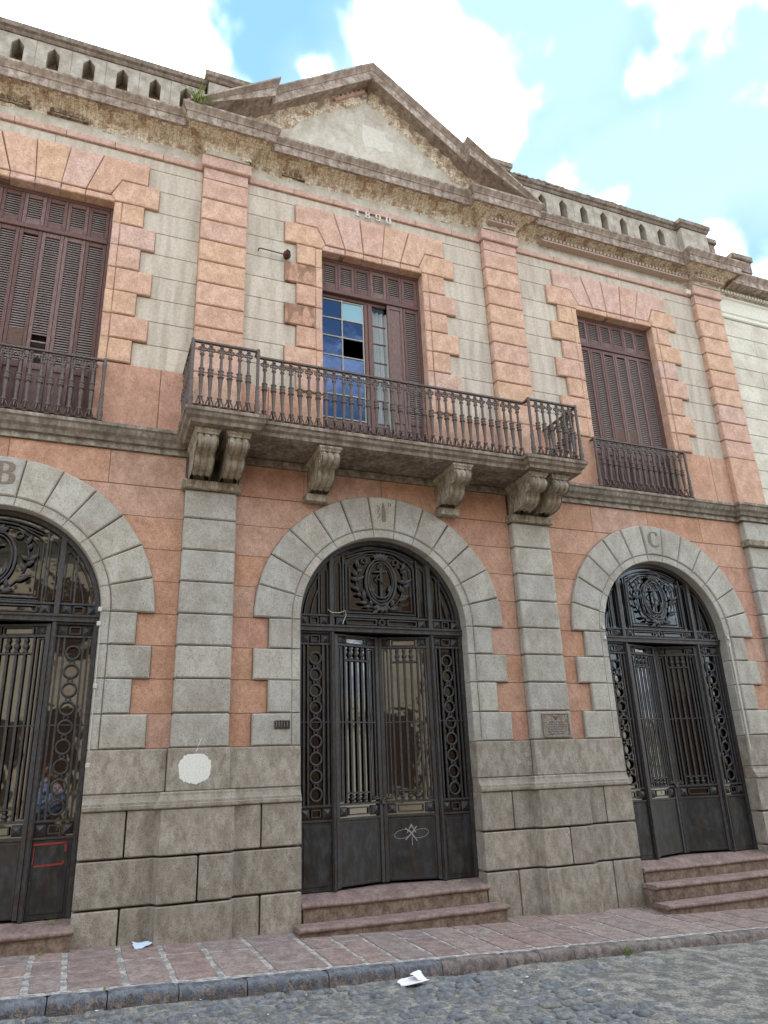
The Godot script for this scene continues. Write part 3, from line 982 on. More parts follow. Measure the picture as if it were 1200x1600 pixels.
func baluster_mesh(h: float) -> ArrayMesh:
	var mb := MB.new()
	mb.lathe([Vector2(0., .0), Vector2(0.0298, .0), Vector2(0.0298, .012), Vector2(0.0165, .016), Vector2(0.0165, .03)], 8)
	# looped bell foot
	for s in 4:
		var a := s * PI * .5
		var d := Vector3(cos(a), 0, sin(a))
		mb.tube([Vector3(0, .025, 0) + d * .008, Vector3(0, .028, 0) + d * .036, Vector3(0, .05, 0) + d * .040, Vector3(0, .085, 0) + d * .027, Vector3(0, .115, 0) + d * .010], .0085, 5)
	mb.lathe([Vector2(0.0165, .10), Vector2(0.0298, .115), Vector2(0.0298, .13), Vector2(0.0148, .14), Vector2(0.0181, .22), Vector2(0.0264, h * .46), Vector2(0.0181, h * .475), Vector2(0.0364, h * .485), Vector2(0.0364, h * .50), Vector2(0.0214, h * .51), Vector2(0.0331, h * .535), Vector2(0.0331, h * .55), Vector2(0.0198, h * .565), Vector2(0.0348, h * .585), Vector2(0.0348, h * .595), Vector2(0.0181, h * .61), Vector2(0.0148, h * .80), Vector2(0.0282, h * .815), Vector2(0.0282, h * .83), Vector2(0.0132, h * .84)], 8)
	# quatrefoil head
	var cy := h * .91
	for s in 4:
		var a := s * PI * .5
		var c := Vector3(cos(a) * .028, cy + sin(a) * .034, 0)
		var ring := []
		for i in 7:
			ring.append(c + Vector3(cos(TAU * i / 7.0) * .0165, sin(TAU * i / 7.0) * .018, 0))
		mb.tube(ring, .0105, 4, true)
	mb.lathe([Vector2(0.0099, h * .955), Vector2(0.0198, h * .97), Vector2(0.0198, h - .01)], 6)
	return mb.mesh()
func railing(rail: Node3D, pts: Array, y0: float, h: float, posts: Array, pitch: float) -> void:
	var bm := baluster_mesh(h - .045)
	var mb := MB.new()
	mb.lathe([Vector2(.0, .0), Vector2(.036, .0), Vector2(.036, .02), Vector2(.024, .035), Vector2(.030, .07), Vector2(.034, .11), Vector2(.022, .16), Vector2(.030, .18), Vector2(.022, .20), Vector2(.026, .30), Vector2(.018, .33), Vector2(.028, .345), Vector2(.018, .36), Vector2(.020, h - .10), Vector2(.028, h - .07), Vector2(.018, h - .05), Vector2(.024, h - .02), Vector2(.022, h + .004), Vector2(.0, h + .008)], 10)
	var pm := mb.mesh()
	for i in pts.size() - 1:
		var a: Vector2 = pts[i]
		var b: Vector2 = pts[i + 1]
		var l := a.distance_to(b)
		for lv in [[y0 + h - .018, .040, .022], [y0 + .035, .026, .012]]:
			mb = MB.new()
			var d := (b - a).normalized()
			var s: Vector2 = Vector2(-d.y, d.x) * lv[1] * .5
			var q := [a - s, a + s, b + s, b - s]
			var lo: float = lv[0] - lv[2] * .5
			var hi: float = lv[0] + lv[2] * .5
			for k in 4:
				var p1: Vector2 = q[k]
				var p2: Vector2 = q[(k + 1) % 4]
				var mid := (p1 + p2) * .5 - (a + b) * .5
				mb.quad_auto(Vector3(p1.x, lo, p1.y), Vector3(p2.x, lo, p2.y), Vector3(p2.x, hi, p2.y), Vector3(p1.x, hi, p1.y), Vector3(mid.x, 0, mid.y))
			mb.quad(Vector3(q[0].x, hi, q[0].y), Vector3(q[1].x, hi, q[1].y), Vector3(q[2].x, hi, q[2].y), Vector3(q[3].x, hi, q[3].y), Vector3.UP)
			mb.quad(Vector3(q[0].x, lo, q[0].y), Vector3(q[1].x, lo, q[1].y), Vector3(q[2].x, lo, q[2].y), Vector3(q[3].x, lo, q[3].y), Vector3.DOWN)
			put("handrail" if lv[1] > .03 else "bottom_rail", mb.mesh(), M.rail if lv[1] > .03 else M.rust, rail)
		if l < .06:
			continue
		var n := maxi(1, int(round(l / pitch)))
		for k in range(1, n):
			var p := a.lerp(b, float(k) / n)
			var lean := Basis(Vector3(0, 0, 1), rng.randf_range(-.015, .015)) * Basis(Vector3.UP, atan2(-(b - a).y, (b - a).x))
			put("baluster", bm, M.rail, rail, Vector3(p.x, y0 + .012, p.y), lean)
	for i in posts:
		put("post", pm, M.rail, rail, Vector3(pts[i].x, y0 + .002, pts[i].y))
func slats(x0: float, x1: float, y0: float, y1: float, z: float, skip := Vector2(0, 0)) -> ArrayMesh:
	var mb := MB.new()
	var y := y0 + .02
	while y < y1 - .012:
		if not (y > skip.x and y < skip.y and rng.randf() < .75):
			var w := rng.randf_range(-.001, .001)
			# a blade tilted down and outwards
			var a := Vector3(0, -.0135, .0085)
			var t := Vector3(0, .0015, .0024)
			var c := Vector3(0, y + w, z)
			var q := [c - a * -1.0 + t, c + a - t, c - a - t, c - a + t]
			q = [c + a + t, c + a - t, c - a - t, c - a + t]
			for k in 4:
				var p1: Vector3 = q[k]
				var p2: Vector3 = q[(k + 1) % 4]
				var h := (p1 + p2) * .5 - c
				mb.quad_auto(p1 + Vector3(x0, 0, 0), p1 + Vector3(x1, 0, 0), p2 + Vector3(x1, 0, 0), p2 + Vector3(x0, 0, 0), h)
		y += .0335
	return mb.mesh()
func shutter(win: Node3D, x0: float, x1: float, y0: float, y1: float, z: float, mode: int, tone: int) -> void:
	# one leaf: stiles and rails round louvres, a solid panel below on tall leaves
	var m: Material = M.wood[tone % 4]
	var sw := .042
	var tall := y1 - y0 > 1.2
	var mb := MB.new()
	mb.bbox(Vector3(x0 + .002, y0, z - .02), Vector3(x0 + sw, y1, z + .02), .004)
	mb.bbox(Vector3(x1 - sw, y0, z - .02), Vector3(x1 - .002, y1, z + .02), .004)
	mb.bbox(Vector3(x0 + sw + .001, y1 - .06, z - .018), Vector3(x1 - sw - .001, y1, z + .018), .004)
	mb.bbox(Vector3(x0 + sw + .001, y0, z - .018), Vector3(x1 - sw - .001, y0 + .08, z + .018), .004)
	var lo := y0 + .08
	if tall:
		mb.bbox(Vector3(x0 + sw + .001, y0 + .66, z - .018), Vector3(x1 - sw - .001, y0 + .74, z + .018), .004)
		mb.bbox(Vector3(x0 + sw + .001, y0 + .081, z - .010), Vector3(x1 - sw - .001, y0 + .659, z + .006), .0)
		mb.bbox(Vector3(x0 + sw + .02, y0 + .11, z + .007), Vector3(x1 - sw - .02, y0 + .63, z + .012), .003)
		lo = y0 + .74
	put("shutter", mb.mesh(), m, win)
	if mode == 3:
		var pb := MB.new()
		pb.bbox(Vector3(x0 + sw + .001, lo, z - .006), Vector3(x1 - sw - .001, y1 - .061, z + .006), .0)
		put("shutter_panel", pb.mesh(), M.wood[2], win)
		return
	var skip := Vector2(lo, lo + .42) if mode == 1 else Vector2.ZERO
	var top := lo
	if mode == 2:
		var pb := MB.new()
		pb.bbox(Vector3(x0 + sw + .001, lo + .20, z - .004), Vector3(x1 - sw - .001, lo + .42, z + .012), .002)
		put("repair_board", pb.mesh(), M.board, win)
		tag(put("louvres", slats(x0 + sw, x1 - sw, lo, lo + .2, z), M.slats, win), "", "", "", "stuff")
		top = lo + .42
	tag(put("louvres", slats(x0 + sw, x1 - sw, top, y1 - .06, z, skip), M.slats, win), "", "", "", "stuff")
func build_windows() -> void:
	for bi in 3:
		var win := sub("window", B, Vector3(BX[bi], 0, 0))
		var z := -.13
		var fr := MB.new()
		fr.bbox(Vector3(-.768, 5.292, z - .06), Vector3(-.735, 8.416, z + .028), .004)
		fr.bbox(Vector3(.735, 5.292, z - .06), Vector3(.768, 8.416, z + .028), .004)
		fr.bbox(Vector3(-.734, 8.37, z - .06), Vector3(.734, 8.416, z + .028), .004)
		fr.bbox(Vector3(-.734, 7.845, z - .06), Vector3(.734, 7.905, z + .040), .006)
		fr.bbox(Vector3(-.734, 7.906, z - .06), Vector3(.734, 7.92, z + .026), .004)
		put("frame", fr.mesh(), M.wood[1], win)
		for k in 6:
			var x := -.734 + k * 1.468 / 6.0
			shutter(win, x, x + 1.468 / 6.0, 7.921, 8.369, z, 0, k * 3 + bi)
		block("dark_backing", Vector3(-.733, 7.93, -.215), Vector3(.733, 8.36, -.20), 0, M.darkback, win)  # added dark sheet, standing in for the unlit depth behind the louvres
		if bi != 1:
			for k in 6:
				var x := -.734 + k * 1.468 / 6.0
				var mode := 0
				if bi == 0 and k == 3:
					mode = 1
				if (bi == 0 and k == 2) or (bi == 2 and (k == 2 or k == 3)):
					mode = 2
				shutter(win, x, x + 1.468 / 6.0, 5.294, 7.842, z, mode, rng.randi() % 4)
			block("dark_backing", Vector3(-.733, 5.30, -.225), Vector3(.733, 7.84, -.21), 0, M.darkback, win)
		else:
			# glazed casement in view, shutters folded back to the side of it
			var zc := -.17
			var rows := [5.93, 6.285, 6.585, 6.88, 7.185, 7.475, 7.775]
			var cs := MB.new()
			cs.bbox(Vector3(-.733, 5.294, zc - .025), Vector3(-.10, 5.905, zc + .02), .004)
			cs.bbox(Vector3(-.733, 7.80, zc - .025), Vector3(.235, 7.842, zc + .02), .004)
			cs.bbox(Vector3(-.095, 5.294, zc - .025), Vector3(-.045, 7.799, zc + .022), .006)
			cs.bbox(Vector3(-.04, 5.294, zc - .02), Vector3(.025, 7.799, zc + .030), .008)
			cs.bbox(Vector3(.03, 5.294, zc - .025), Vector3(.235, 5.905, zc + .02), .004)
			put("casement", cs.mesh(), M.wood[0], win)
			var xs := [-.725, -.425, -.105]
			for c in 2:
				for r in 6:
					if c == 1 and r == 3:
						continue
					var gm: Material = M.palepane if (c == 1 and r == 5) else M.skytint
					var gp := MB.new()
					var tl := rng.randf_range(-.010, .010)
					var a: float = xs[c]
					var b: float = xs[c + 1]
					gp.quad_auto(Vector3(a, rows[r], zc + tl), Vector3(b, rows[r], zc - tl), Vector3(b, rows[r + 1], zc - tl * .5), Vector3(a, rows[r + 1], zc + tl * .5), Vector3.BACK)
					put("pane", gp.mesh(), gm, win)
			for y in rows:
				block("glazing_bar", Vector3(-.728, y - .009, zc - .008), Vector3(-.1, y + .009, zc + .012), .003, M.putty, win)
			for x in [-.722, -.425, -.112]:
				block("glazing_bar", Vector3(x - .008, 5.91, zc - .007), Vector3(x + .008, 7.795, zc + .0135), .003, M.putty, win)
			for r in 6:
				var gp := MB.new()
				gp.quad_auto(Vector3(.03, rows[r], zc), Vector3(.235, rows[r], zc - .01), Vector3(.235, rows[r + 1], zc - .01), Vector3(.03, rows[r + 1], zc), Vector3.BACK)
				put("pane", gp.mesh(), M.glass, win)
				block("glazing_bar", Vector3(.028, rows[r] - .008, zc - .01), Vector3(.235, rows[r] + .008, zc + .012), .003, M.wood[0], win)
			var cu := []
			for i in 30:
				var r := PackedVector3Array()
				var x := .0 + i * .012
				for j in 10:
					r.append(Vector3(x, 5.35 + j * .27, -.27 + sin(i * 1.05 + j * .12) * .022))
				cu.append(r)
			var cm := MB.new()
			cm.grid(cu)
			put("curtain", cm.mesh(), M.curtain, win)
			shutter(win, .245, .49, 5.294, 7.842, z, 3, 2)
			shutter(win, .492, .734, 5.294, 7.842, z, 0, 1)
			block("dark_backing", Vector3(.36, 5.30, -.225), Vector3(.733, 7.84, -.21), 0, M.darkback, win)
func build_steps() -> void:
	for bi in 3:
		var bx: float = BX[bi]
		var st := sub("steps", B)
		var noses := [[.345, .29, .13, 1.066, 0.0]]
		if bi == 0:
			noses = [[.345, .30, .22, 1.10, .05]]
		if bi == 1:
			noses.append([.118, .118, .37, 1.16, .12])
		if bi == 2:
			noses.append([.135, .135, .36, 1.12, .12])
			noses.append([-.035, -.035, .62, 1.20, .38])
		for i in noses.size():
			var e: Array = noses[i]
			var hw: float = e[3]
			var zf: float = e[2]
			var zb: float = -.36 if i == 0 else e[4] - .02
			var yt: float = e[1]
			var mb := MB.new()
			var n := 8
			# tread with a rounded nosing, worn hollow along its front edge
			var pr := [Vector2(zb, yt - .045), Vector2(zb, float(e[0])), Vector2(-.12 if i == 0 else zb + .02, float(e[0]))]
			for k in n + 1:
				var a := PI * .5 - PI * k / n
				pr.append(Vector2(zf - .022 + cos(a) * .024, yt - .024 + sin(a) * .024))
			var rows := []
			var cnt := 28
			for k in cnt + 1:
				var x := -hw + 2.0 * hw * k / cnt
				var wear := .008 * exp(-pow((x + .1) / .5, 2)) + .003 * sin(x * 9.0 + i)
				var r := PackedVector3Array()
				for q in pr:
					var f := clampf((q.x - zb) / (zf - zb), 0, 1)
					r.append(Vector3(x, q.y - wear * f, q.x - wear * f * 1.2))
				rows.append(r)
			mb.grid(rows, false, false, true)
			for s in [0, cnt]:
				for k in range(1, pr.size() - 1):
					mb.tri(rows[s][0], rows[s][k], rows[s][k + 1], Vector3(-1 if s == 0 else 1, 0, 0))
			put("tread", mb.mesh(), M.step, st, Vector3(bx, 0, 0))
			block("riser", Vector3(bx - hw + .02, -.7, zb + .001), Vector3(bx + hw - .02, yt - .046, zf - .03), .006, M.riser, st)
# ---------------------------------------------------------------- iron gates
var gm := {}
func gate_meshes() -> void:
	# pyramid boss
	var mb := MB.new()
	var h := .045
	var c := [Vector3(-h, -h, 0), Vector3(h, -h, 0), Vector3(h, h, 0), Vector3(-h, h, 0)]
	for i in 4:
		var a: Vector3 = c[i]
		var b: Vector3 = c[(i + 1) % 4]
		mb.tri(a, b, Vector3(0, 0, .032), ((a + b) * .5 + Vector3(0, 0, h * 1.3)).normalized())
	mb.bbox(Vector3(-.05, -.05, -.012), Vector3(.05, .05, 0), .003)
	gm.boss = mb.mesh()
	for e in [["ring", .066, .013], ["ringlet", .021, .010], ["ringmid", .034, .010]]:
		mb = MB.new()
		var p := []
		for i in 20:
			p.append(Vector3(cos(TAU * i / 20.0), sin(TAU * i / 20.0), 0) * e[1])
		mb.tube(p, e[2], 6, true)
		gm[e[0]] = mb.mesh()
	# turned finial of the bars
	mb = MB.new()
	mb.lathe([Vector2(.010, 0), Vector2(.024, .006), Vector2(.024, .018), Vector2(.012, .028), Vector2(.026, .05), Vector2(.030, .07), Vector2(.018, .092), Vector2(.010, .10), Vector2(.022, .118), Vector2(.020, .14), Vector2(.004, .165)], 8)
	gm.finial = mb.mesh()
	# acanthus leaf: a folded blade with a curled tip
	mb = MB.new()
	var rows := []
	for i in 7:
		var t := i / 6.0
		var w := sin(pow(t, .7) * PI) * .030 + .003
		var r := PackedVector3Array()
		for j in 5:
			var u := (j - 2) / 2.0
			r.append(Vector3(u * w * (1.0 + .25 * sin(t * 19.0)), t * .13, .012 - absf(u) * .012 + sin(t * PI) * .022 + t * t * .012))
		rows.append(r)
	mb.grid(rows)
	var rows2 := []
	for r in rows:
		var q := PackedVector3Array()
		for p in r:
			q.append(p - Vector3(0, 0, .006))
		rows2.append(q)
	mb.grid(rows2, false, false, true)
	gm.leaf = mb.mesh()
func ibar(called: String, a: Vector3, b: Vector3, w: float, d: float, parent: Node3D, xf := Transform3D.IDENTITY, m: Material = null) -> void:
	var mb := MB.new()
	mb.bar(a, b, w, d)
	put(called, mb.mesh(), m if m else M.iron, parent, xf.origin, xf.basis)
func iframe(called: String, x0: float, y0: float, x1: float, y1: float, w: float, d: float, parent: Node3D, xf := Transform3D.IDENTITY) -> void:
	var mb := MB.new()
	mb.bar(Vector3(x0, y0, 0), Vector3(x1, y0, 0), w, d)
	mb.bar(Vector3(x0, y1, 0), Vector3(x1, y1, 0), w, d)
	mb.bar(Vector3(x0, y0, 0), Vector3(x0, y1, 0), w, d * .98)
	mb.bar(Vector3(x1, y0, 0), Vector3(x1, y1, 0), w, d * .98)
	put(called, mb.mesh(), M.iron, parent, xf.origin, xf.basis)
func itube(called: String, pts: Array, r: float, parent: Node3D, closed := false, seg := 6) -> void:
	var mb := MB.new()
	mb.tube(pts, r, seg, closed)
	put(called, mb.mesh(), M.iron, parent)
func arc3(cx: float, cy: float, r: float, a0: float, a1: float, n: int, z := 0.0) -> Array:
	var p := []
	for q in arc(cx, cy, r, a0, a1, n):
		p.append(Vector3(q.x, q.y, z))
	return p
func gate(bi: int) -> void:
	var g := sub("gate", B, Vector3(BX[bi], 0, -.13))
	var I: Material = M.iron
	# fixed frame
	for s in [-1.0, 1.0]:
		ibar("stile", Vector3(s * .645, .35, 0), Vector3(s * .645, 4.03, 0), .05, .06, g)
		ibar("stile", Vector3(s * .645, .35, .035), Vector3(s * .645, 3.08, .035), .022, .02, g)
		ibar("stile", Vector3(s * 1.04, .35, 0), Vector3(s * 1.04, 3.185, 0), .045, .05, g)
	ibar("transom", Vector3(-1.06, 3.12, 0), Vector3(1.06, 3.12, 0), .07, .085, g)
	ibar("transom", Vector3(-1.06, 3.148, .045), Vector3(1.06, 3.148, .045), .022, .03, g)
	ibar("transom", Vector3(-1.06, 3.092, .042), Vector3(1.06, 3.092, .042), .016, .02, g)
	var mb := MB.new()
	var p := arc(0, 3.185, 1.066, 0, PI, 40)
	p.append_array(arc(0, 3.185, 1.015, PI, 0, 40))
	mb.prism(p, -.025, .025, .004, true)
	put("arch_frame", mb.mesh(), I, g)
	# side lights
	for s in [-1.0, 1.0]:
		var pb := MB.new()
		pb.bbox(Vector3(minf(s * .672, s * 1.016), .352, -.014), Vector3(maxf(s * .672, s * 1.016), 1.02, .006), .002)
		pb.bbox(Vector3(minf(s * .70, s * .99), .40, .007), Vector3(maxf(s * .70, s * .99), .985, .013), .003)
		put("kick_panel", pb.mesh(), M.ironpanel, g)
		for y in [1.035, 1.185, 2.935, 3.07]:
			ibar("rail", Vector3(s * .67, y, 0), Vector3(s * 1.018, y, 0), .02, .035, g)
		for y in [1.11, 3.0]:
			put("boss", gm.boss, I, g, Vector3(s * .722, y, 0))
			put("boss", gm.boss, I, g, Vector3(s * .968, y, 0))
			iframe("fret", s * .845 - .05, y - .035, s * .845 + .05, y + .035, .012, .02, g)
		for x in [.70, .755, .935, .985]:
			ibar("bar", Vector3(s * x, 1.195, 0), Vector3(s * x, 2.925, 0), .019, .024, g)
		ibar("tie_bar", Vector3(s * .67, 2.06, .0), Vector3(s * 1.018, 2.06, .0), .012, .012, g)
		for k in 9:
			put("ring", gm.ring, I, g, Vector3(s * .845, 1.30 + k * .184, 0))
			if k < 8:
				put("ringlet", gm.ringlet, I, g, Vector3(s * .845, 1.392 + k * .184, 0))
		var gl := MB.new()
		gl.quad_auto(Vector3(s * .66, 1.02, -.03), Vector3(s * 1.05, 1.02, -.03), Vector3(s * 1.05, 3.1, -.03), Vector3(s * .66, 3.1, -.03), Vector3.BACK)
		put("pane", gl.mesh(), M.mirror, g)
	# leaves standing slightly ajar, meeting inwards
	var W := .635
	for s in [-1.0, 1.0]:
		var xf := Transform3D(Basis(Vector3.UP, -s * .275), Vector3(s * .62, 0, -.004))
		var f: float = -s
		for x in [.022, W - .022]:
			ibar("stile", Vector3(f * x, .365, 0), Vector3(f * x, 3.062, 0), .042, .045, g, xf)
		for y in [3.052, 2.94, 1.185, 1.035]:
			ibar("rail", Vector3(f * .04, y, 0), Vector3(f * (W - .04), y, 0), .022, .036, g, xf)
		var pm := MB.new()
		pm.bbox(Vector3(minf(f * .044, f * (W - .044)), .372, -.014), Vector3(maxf(f * .044, f * (W - .044)), 1.024, .004), .002)
		put("kick_panel", pm.mesh(), M.ironpanel, g, xf.origin, xf.basis)
		iframe("panel_moulding", f * .06, .395, f * (W - .06), 1.0, .012, .016, g, xf)
		for y in [1.11, 2.996]:
			for x in [.10, W - .10]:
				put("boss", gm.boss, I, g, xf * Vector3(f * x, y, 0), xf.basis)
			iframe("fret", f * .175, y - .034, f * (W - .175), y + .034, .012, .02, g, xf)
		for x in [.155, W - .155]:
			ibar("bar", Vector3(f * x, 1.195, 0), Vector3(f * x, 2.93, 0), .020, .016, g, xf)
		for x in [.066, .11, W - .066, W - .11]:
			ibar("bar", Vector3(f * x, 1.22, 0), Vector3(f * x, 2.905, 0), .015, .012, g, xf)
		for x in [.088, W - .088]:
			for y in [1.215, 2.91]:
				ibar("rail", Vector3(f * (x - .028), y, 0), Vector3(f * (x + .028), y, 0), .012, .02, g, xf)
		for y in [2.765, 1.30]:
			ibar("rail", Vector3(f * .16, y, 0), Vector3(f * (W - .16), y, 0), .016, .03, g, xf)
		ibar("tie_bar", Vector3(f * .04, 2.06, -.002), Vector3(f * (W - .04), 2.06, -.002), .012, .014, g, xf)
		for k in [-1, 0, 1]:
			var x: float = W * .5 + k * .085
			ibar("bar", Vector3(f * x, 1.30, 0), Vector3(f * x, 2.765, 0), .024, .013, g, xf)
			put("finial", gm.finial, I, g, xf * Vector3(f * x, 2.77, 0), xf.basis)
			put("finial", gm.finial, I, g, xf * Vector3(f * x, 1.195, 0), xf.basis * Basis.from_scale(Vector3(1, .6, 1)))
		var gl := MB.new()
		gl.quad_auto(Vector3(f * .03, 1.02, -.02), Vector3(f * (W - .03), 1.02, -.02), Vector3(f * (W - .03), 3.06, -.02), Vector3(f * .03, 3.06, -.02), Vector3.BACK)
		put("pane", gl.mesh(), M.mirror, g, xf.origin, xf.basis)
	# fanlight
	for x in [.535, .735, .99]:
		for s in [-1.0, 1.0]:
			put("boss", gm.boss, I, g, Vector3(s * x, 3.215, 0))
	for s in [-1.0, 1.0]:
		iframe("fret", s * .81, 3.18, s * .90, 3.25, .012, .02, g)
		iframe("fret", s * .075, 3.185, s * .455, 3.245, .014, .022, g)
	put("ringmid", gm.ringmid, I, g, Vector3(0, 3.215, .005))
	ibar("rail", Vector3(-1.03, 3.275, 0), Vector3(1.03, 3.275, 0), .020, .03, g)
	ibar("rail", Vector3(-.46, 3.298, 0), Vector3(.46, 3.298, 0), .012, .02, g)
	for o in [[.452, 3.325, 3.99, 4.125, .010], [.405, 3.365, 3.95, 4.085, .007]]:
		var q := [Vector3(-o[0], o[1], 0), Vector3(-o[0], o[2] - .06, 0), Vector3(-o[0] + .06, o[2], 0), Vector3(-.17, o[3] - .02, 0), Vector3(0, o[3], 0), Vector3(.17, o[3] - .02, 0), Vector3(o[0] - .06, o[2], 0), Vector3(o[0], o[2] - .06, 0), Vector3(o[0], o[1], 0)]
		itube("panel_frame", q, o[4], g, true)
	for r in [.965, .93]:
		itube("arc_bar", arc3(0, 3.185, r, PI * .5 - .48, PI * .5 + .48, 14), .010, g)
	for s in [-1.0, 1.0]:
		ibar("bar", Vector3(s * .49, 3.285, 0), Vector3(s * .49, 4.03, 0), .016, .026, g)
		var q := [Vector3(s * .52, 3.31, 0), Vector3(s * .52, 3.93, 0), Vector3(s * .555, 3.96, 0), Vector3(s * .60, 3.90, 0), Vector3(s * .60, 3.31, 0)]
		itube("narrow_frame", q, .008, g, true)
		q = [Vector3(s * .69, 3.31, 0), Vector3(s * .69, 3.82, 0), Vector3(s * .72, 3.85, 0), Vector3(s * .765, 3.79, 0), Vector3(s * .765, 3.31, 0)]
		itube("narrow_frame", q, .008, g, true)
		ibar("bar", Vector3(s * .80, 3.285, 0), Vector3(s * .80, 3.84, 0), .016, .024, g)
		itube("arc_bar", arc3(0, 3.185, .90, .11 if s > 0 else PI - .11, .50 if s > 0 else PI - .50, 8), .010, g)
		itube("arc_bar", arc3(0, 3.185, .985, .10 if s > 0 else PI - .10, .72 if s > 0 else PI - .72, 8), .009, g)
	# oval cartouche with an anchor, laurel on both sides
	var emblem := MB.new()
	for o in [[.200, .290, .014], [.165, .252, .009]]:
		var q := []
		for i in 36:
			q.append(Vector3(cos(TAU * i / 36.0) * o[0], 3.725 + sin(TAU * i / 36.0) * o[1], .012))
		emblem.tube(q, o[2], 7, true)
	put("cartouche", emblem.mesh(), I, g)
	var an := MB.new()
	an.bar(Vector3(0, 3.52, .012), Vector3(0, 3.90, .012), .026, .022)
	an.bar(Vector3(-.085, 3.845, .014), Vector3(.085, 3.865, .014), .018, .02)
	var q2 := []
	for i in 13:
		var a := PI + PI * i / 12.0
		q2.append(Vector3(cos(a) * .115, 3.615 + sin(a) * .095, .012))
	an.tube(q2, .014, 6)
	for s in [-1.0, 1.0]:
		an.tri(Vector3(s * .150, 3.61, .014), Vector3(s * .082, 3.615, .014), Vector3(s * .125, 3.69, .014), Vector3.BACK)
		an.tri(Vector3(s * .150, 3.61, .002), Vector3(s * .082, 3.615, .002), Vector3(s * .125, 3.69, .002), Vector3.FORWARD)
	var rg := []
	for i in 12:
		rg.append(Vector3(cos(TAU * i / 12.0) * .024, 3.925 + sin(TAU * i / 12.0) * .024, .012))
	an.tube(rg, .007, 5, true)
	var rope := []
	for i in 22:
		var t := i / 21.0
		rope.append(Vector3(.055 * sin(t * 9.0 + .6), 3.91 - t * .30, .026 + .012 * cos(t * 9.0 + .6)))
	an.tube(rope, .008, 5)
	put("anchor", an.mesh(), I, g)
	for s in [-1.0, 1.0]:
		var stem := []
		for i in 14:
			var t := i / 13.0
			var a := lerpf(-PI * .5, PI * .24, t)
			stem.append(Vector3(s * (cos(a) * (.25 + .08 * t) + .02 * t), 3.70 + sin(a) * .335, .004))
		itube("laurel_stem", stem, .008, g)
		for i in range(1, 13):
			var d: Vector3 = (stem[i + 1] - stem[i]).normalized() if i < 13 else Vector3.UP
			for e in [-1.0, 1.0]:
				var dir := d.rotated(Vector3.BACK, e * (.75 + .2 * sin(i * 2.3)))
				var bb := Basis(dir.cross(Vector3.BACK), dir, Vector3.BACK) * Basis.from_scale(Vector3(.62, .80 + .2 * sin(i * 1.7 + e), .8))
				if (i + int(e)) % 3 == 0 or (e * s > 0 and i % 2 == 0):
					continue
				put("laurel_leaf", gm.leaf, I, g, stem[i] + Vector3(0, 0, .006), bb)
		put("ringmid", gm.ringmid, I, g, Vector3(s * .21, 3.985, .006))
	for k in 5:
		var a := (k - 2) * .42
		var dir := Vector3(sin(a), cos(a), 0)
		put("shell_leaf", gm.leaf, I, g, Vector3(sin(a) * .03, 3.995, .01), Basis(dir.cross(Vector3.BACK), dir, Vector3.BACK) * .8)
		dir = Vector3(sin(a * 1.4), -cos(a * 1.4), 0)
		put("shell_leaf", gm.leaf, I, g, Vector3(sin(a) * .04, 3.42, .012), Basis(dir.cross(Vector3.BACK), dir, Vector3.BACK) * .75)
	var fl := MB.new()
	var fp := arc(0, 3.185, 1.03, 0, PI, 32)
	fp.append_array([Vector2(-1.03, 3.12), Vector2(1.03, 3.12)])
	var t := Geometry2D.triangulate_polygon(fp)
	for i in range(0, t.size(), 3):
		fl.tri(Vector3(fp[t[i]].x, fp[t[i]].y, -.03), Vector3(fp[t[i + 1]].x, fp[t[i + 1]].y, -.03), Vector3(fp[t[i + 2]].x, fp[t[i + 2]].y, -.03), Vector3.BACK)
	put("pane", fl.mesh(), M.mirror, g)
	# chain holding the leaves together
	var cm := MB.new()
	for i in 7:
		var lk := []
		var b := Basis(Vector3(1, 0, 0), (i % 2) * 1.4)
		for j in 8:
			lk.append(b * Vector3(cos(TAU * j / 8.0) * .020, sin(TAU * j / 8.0) * .012, 0) + Vector3(-.085 + i * .028, 1.235 - .02 * sin(i / 6.0 * PI), -.135))
		cm.tube(lk, .0055, 5, true)
	cm.bbox(Vector3(-.02, 1.165, -.15), Vector3(.02, 1.21, -.125), .006)
	put("chain", cm.mesh(), M.rail, g)
# ---------------------------------------------------------------- lettering and small fittings on the facade
func text(called: String, s: String, h: float, depth: float, m: Material, at: Vector3, parent: Node3D, serif := true) -> void:
	var t := TextMesh.new()
	var f := SystemFont.new()
	f.font_names = PackedStringArray(["Droid Serif" if serif else "Droid Sans"])
	f.font_weight = 700
	t.font = f
	t.text = s
	t.font_size = 64
	t.pixel_size = h / 46.0
	t.depth = depth
	put(called, t, m, parent, at)
func ribbon(pts: Array, w: float, z: float) -> ArrayMesh:
	var mb := MB.new()
	for i in pts.size() - 1:
		var a: Vector2 = pts[i]
		var b: Vector2 = pts[i + 1]
		var d := (b - a).normalized()
		var s := Vector2(-d.y, d.x) * w * .5
		a -= d * w * .2
		b += d * w * .2
		mb.quad_auto(Vector3(a.x - s.x, a.y - s.y, z), Vector3(a.x + s.x, a.y + s.y, z), Vector3(b.x + s.x, b.y + s.y, z), Vector3(b.x - s.x, b.y - s.y, z), Vector3.BACK)
	return mb.mesh()
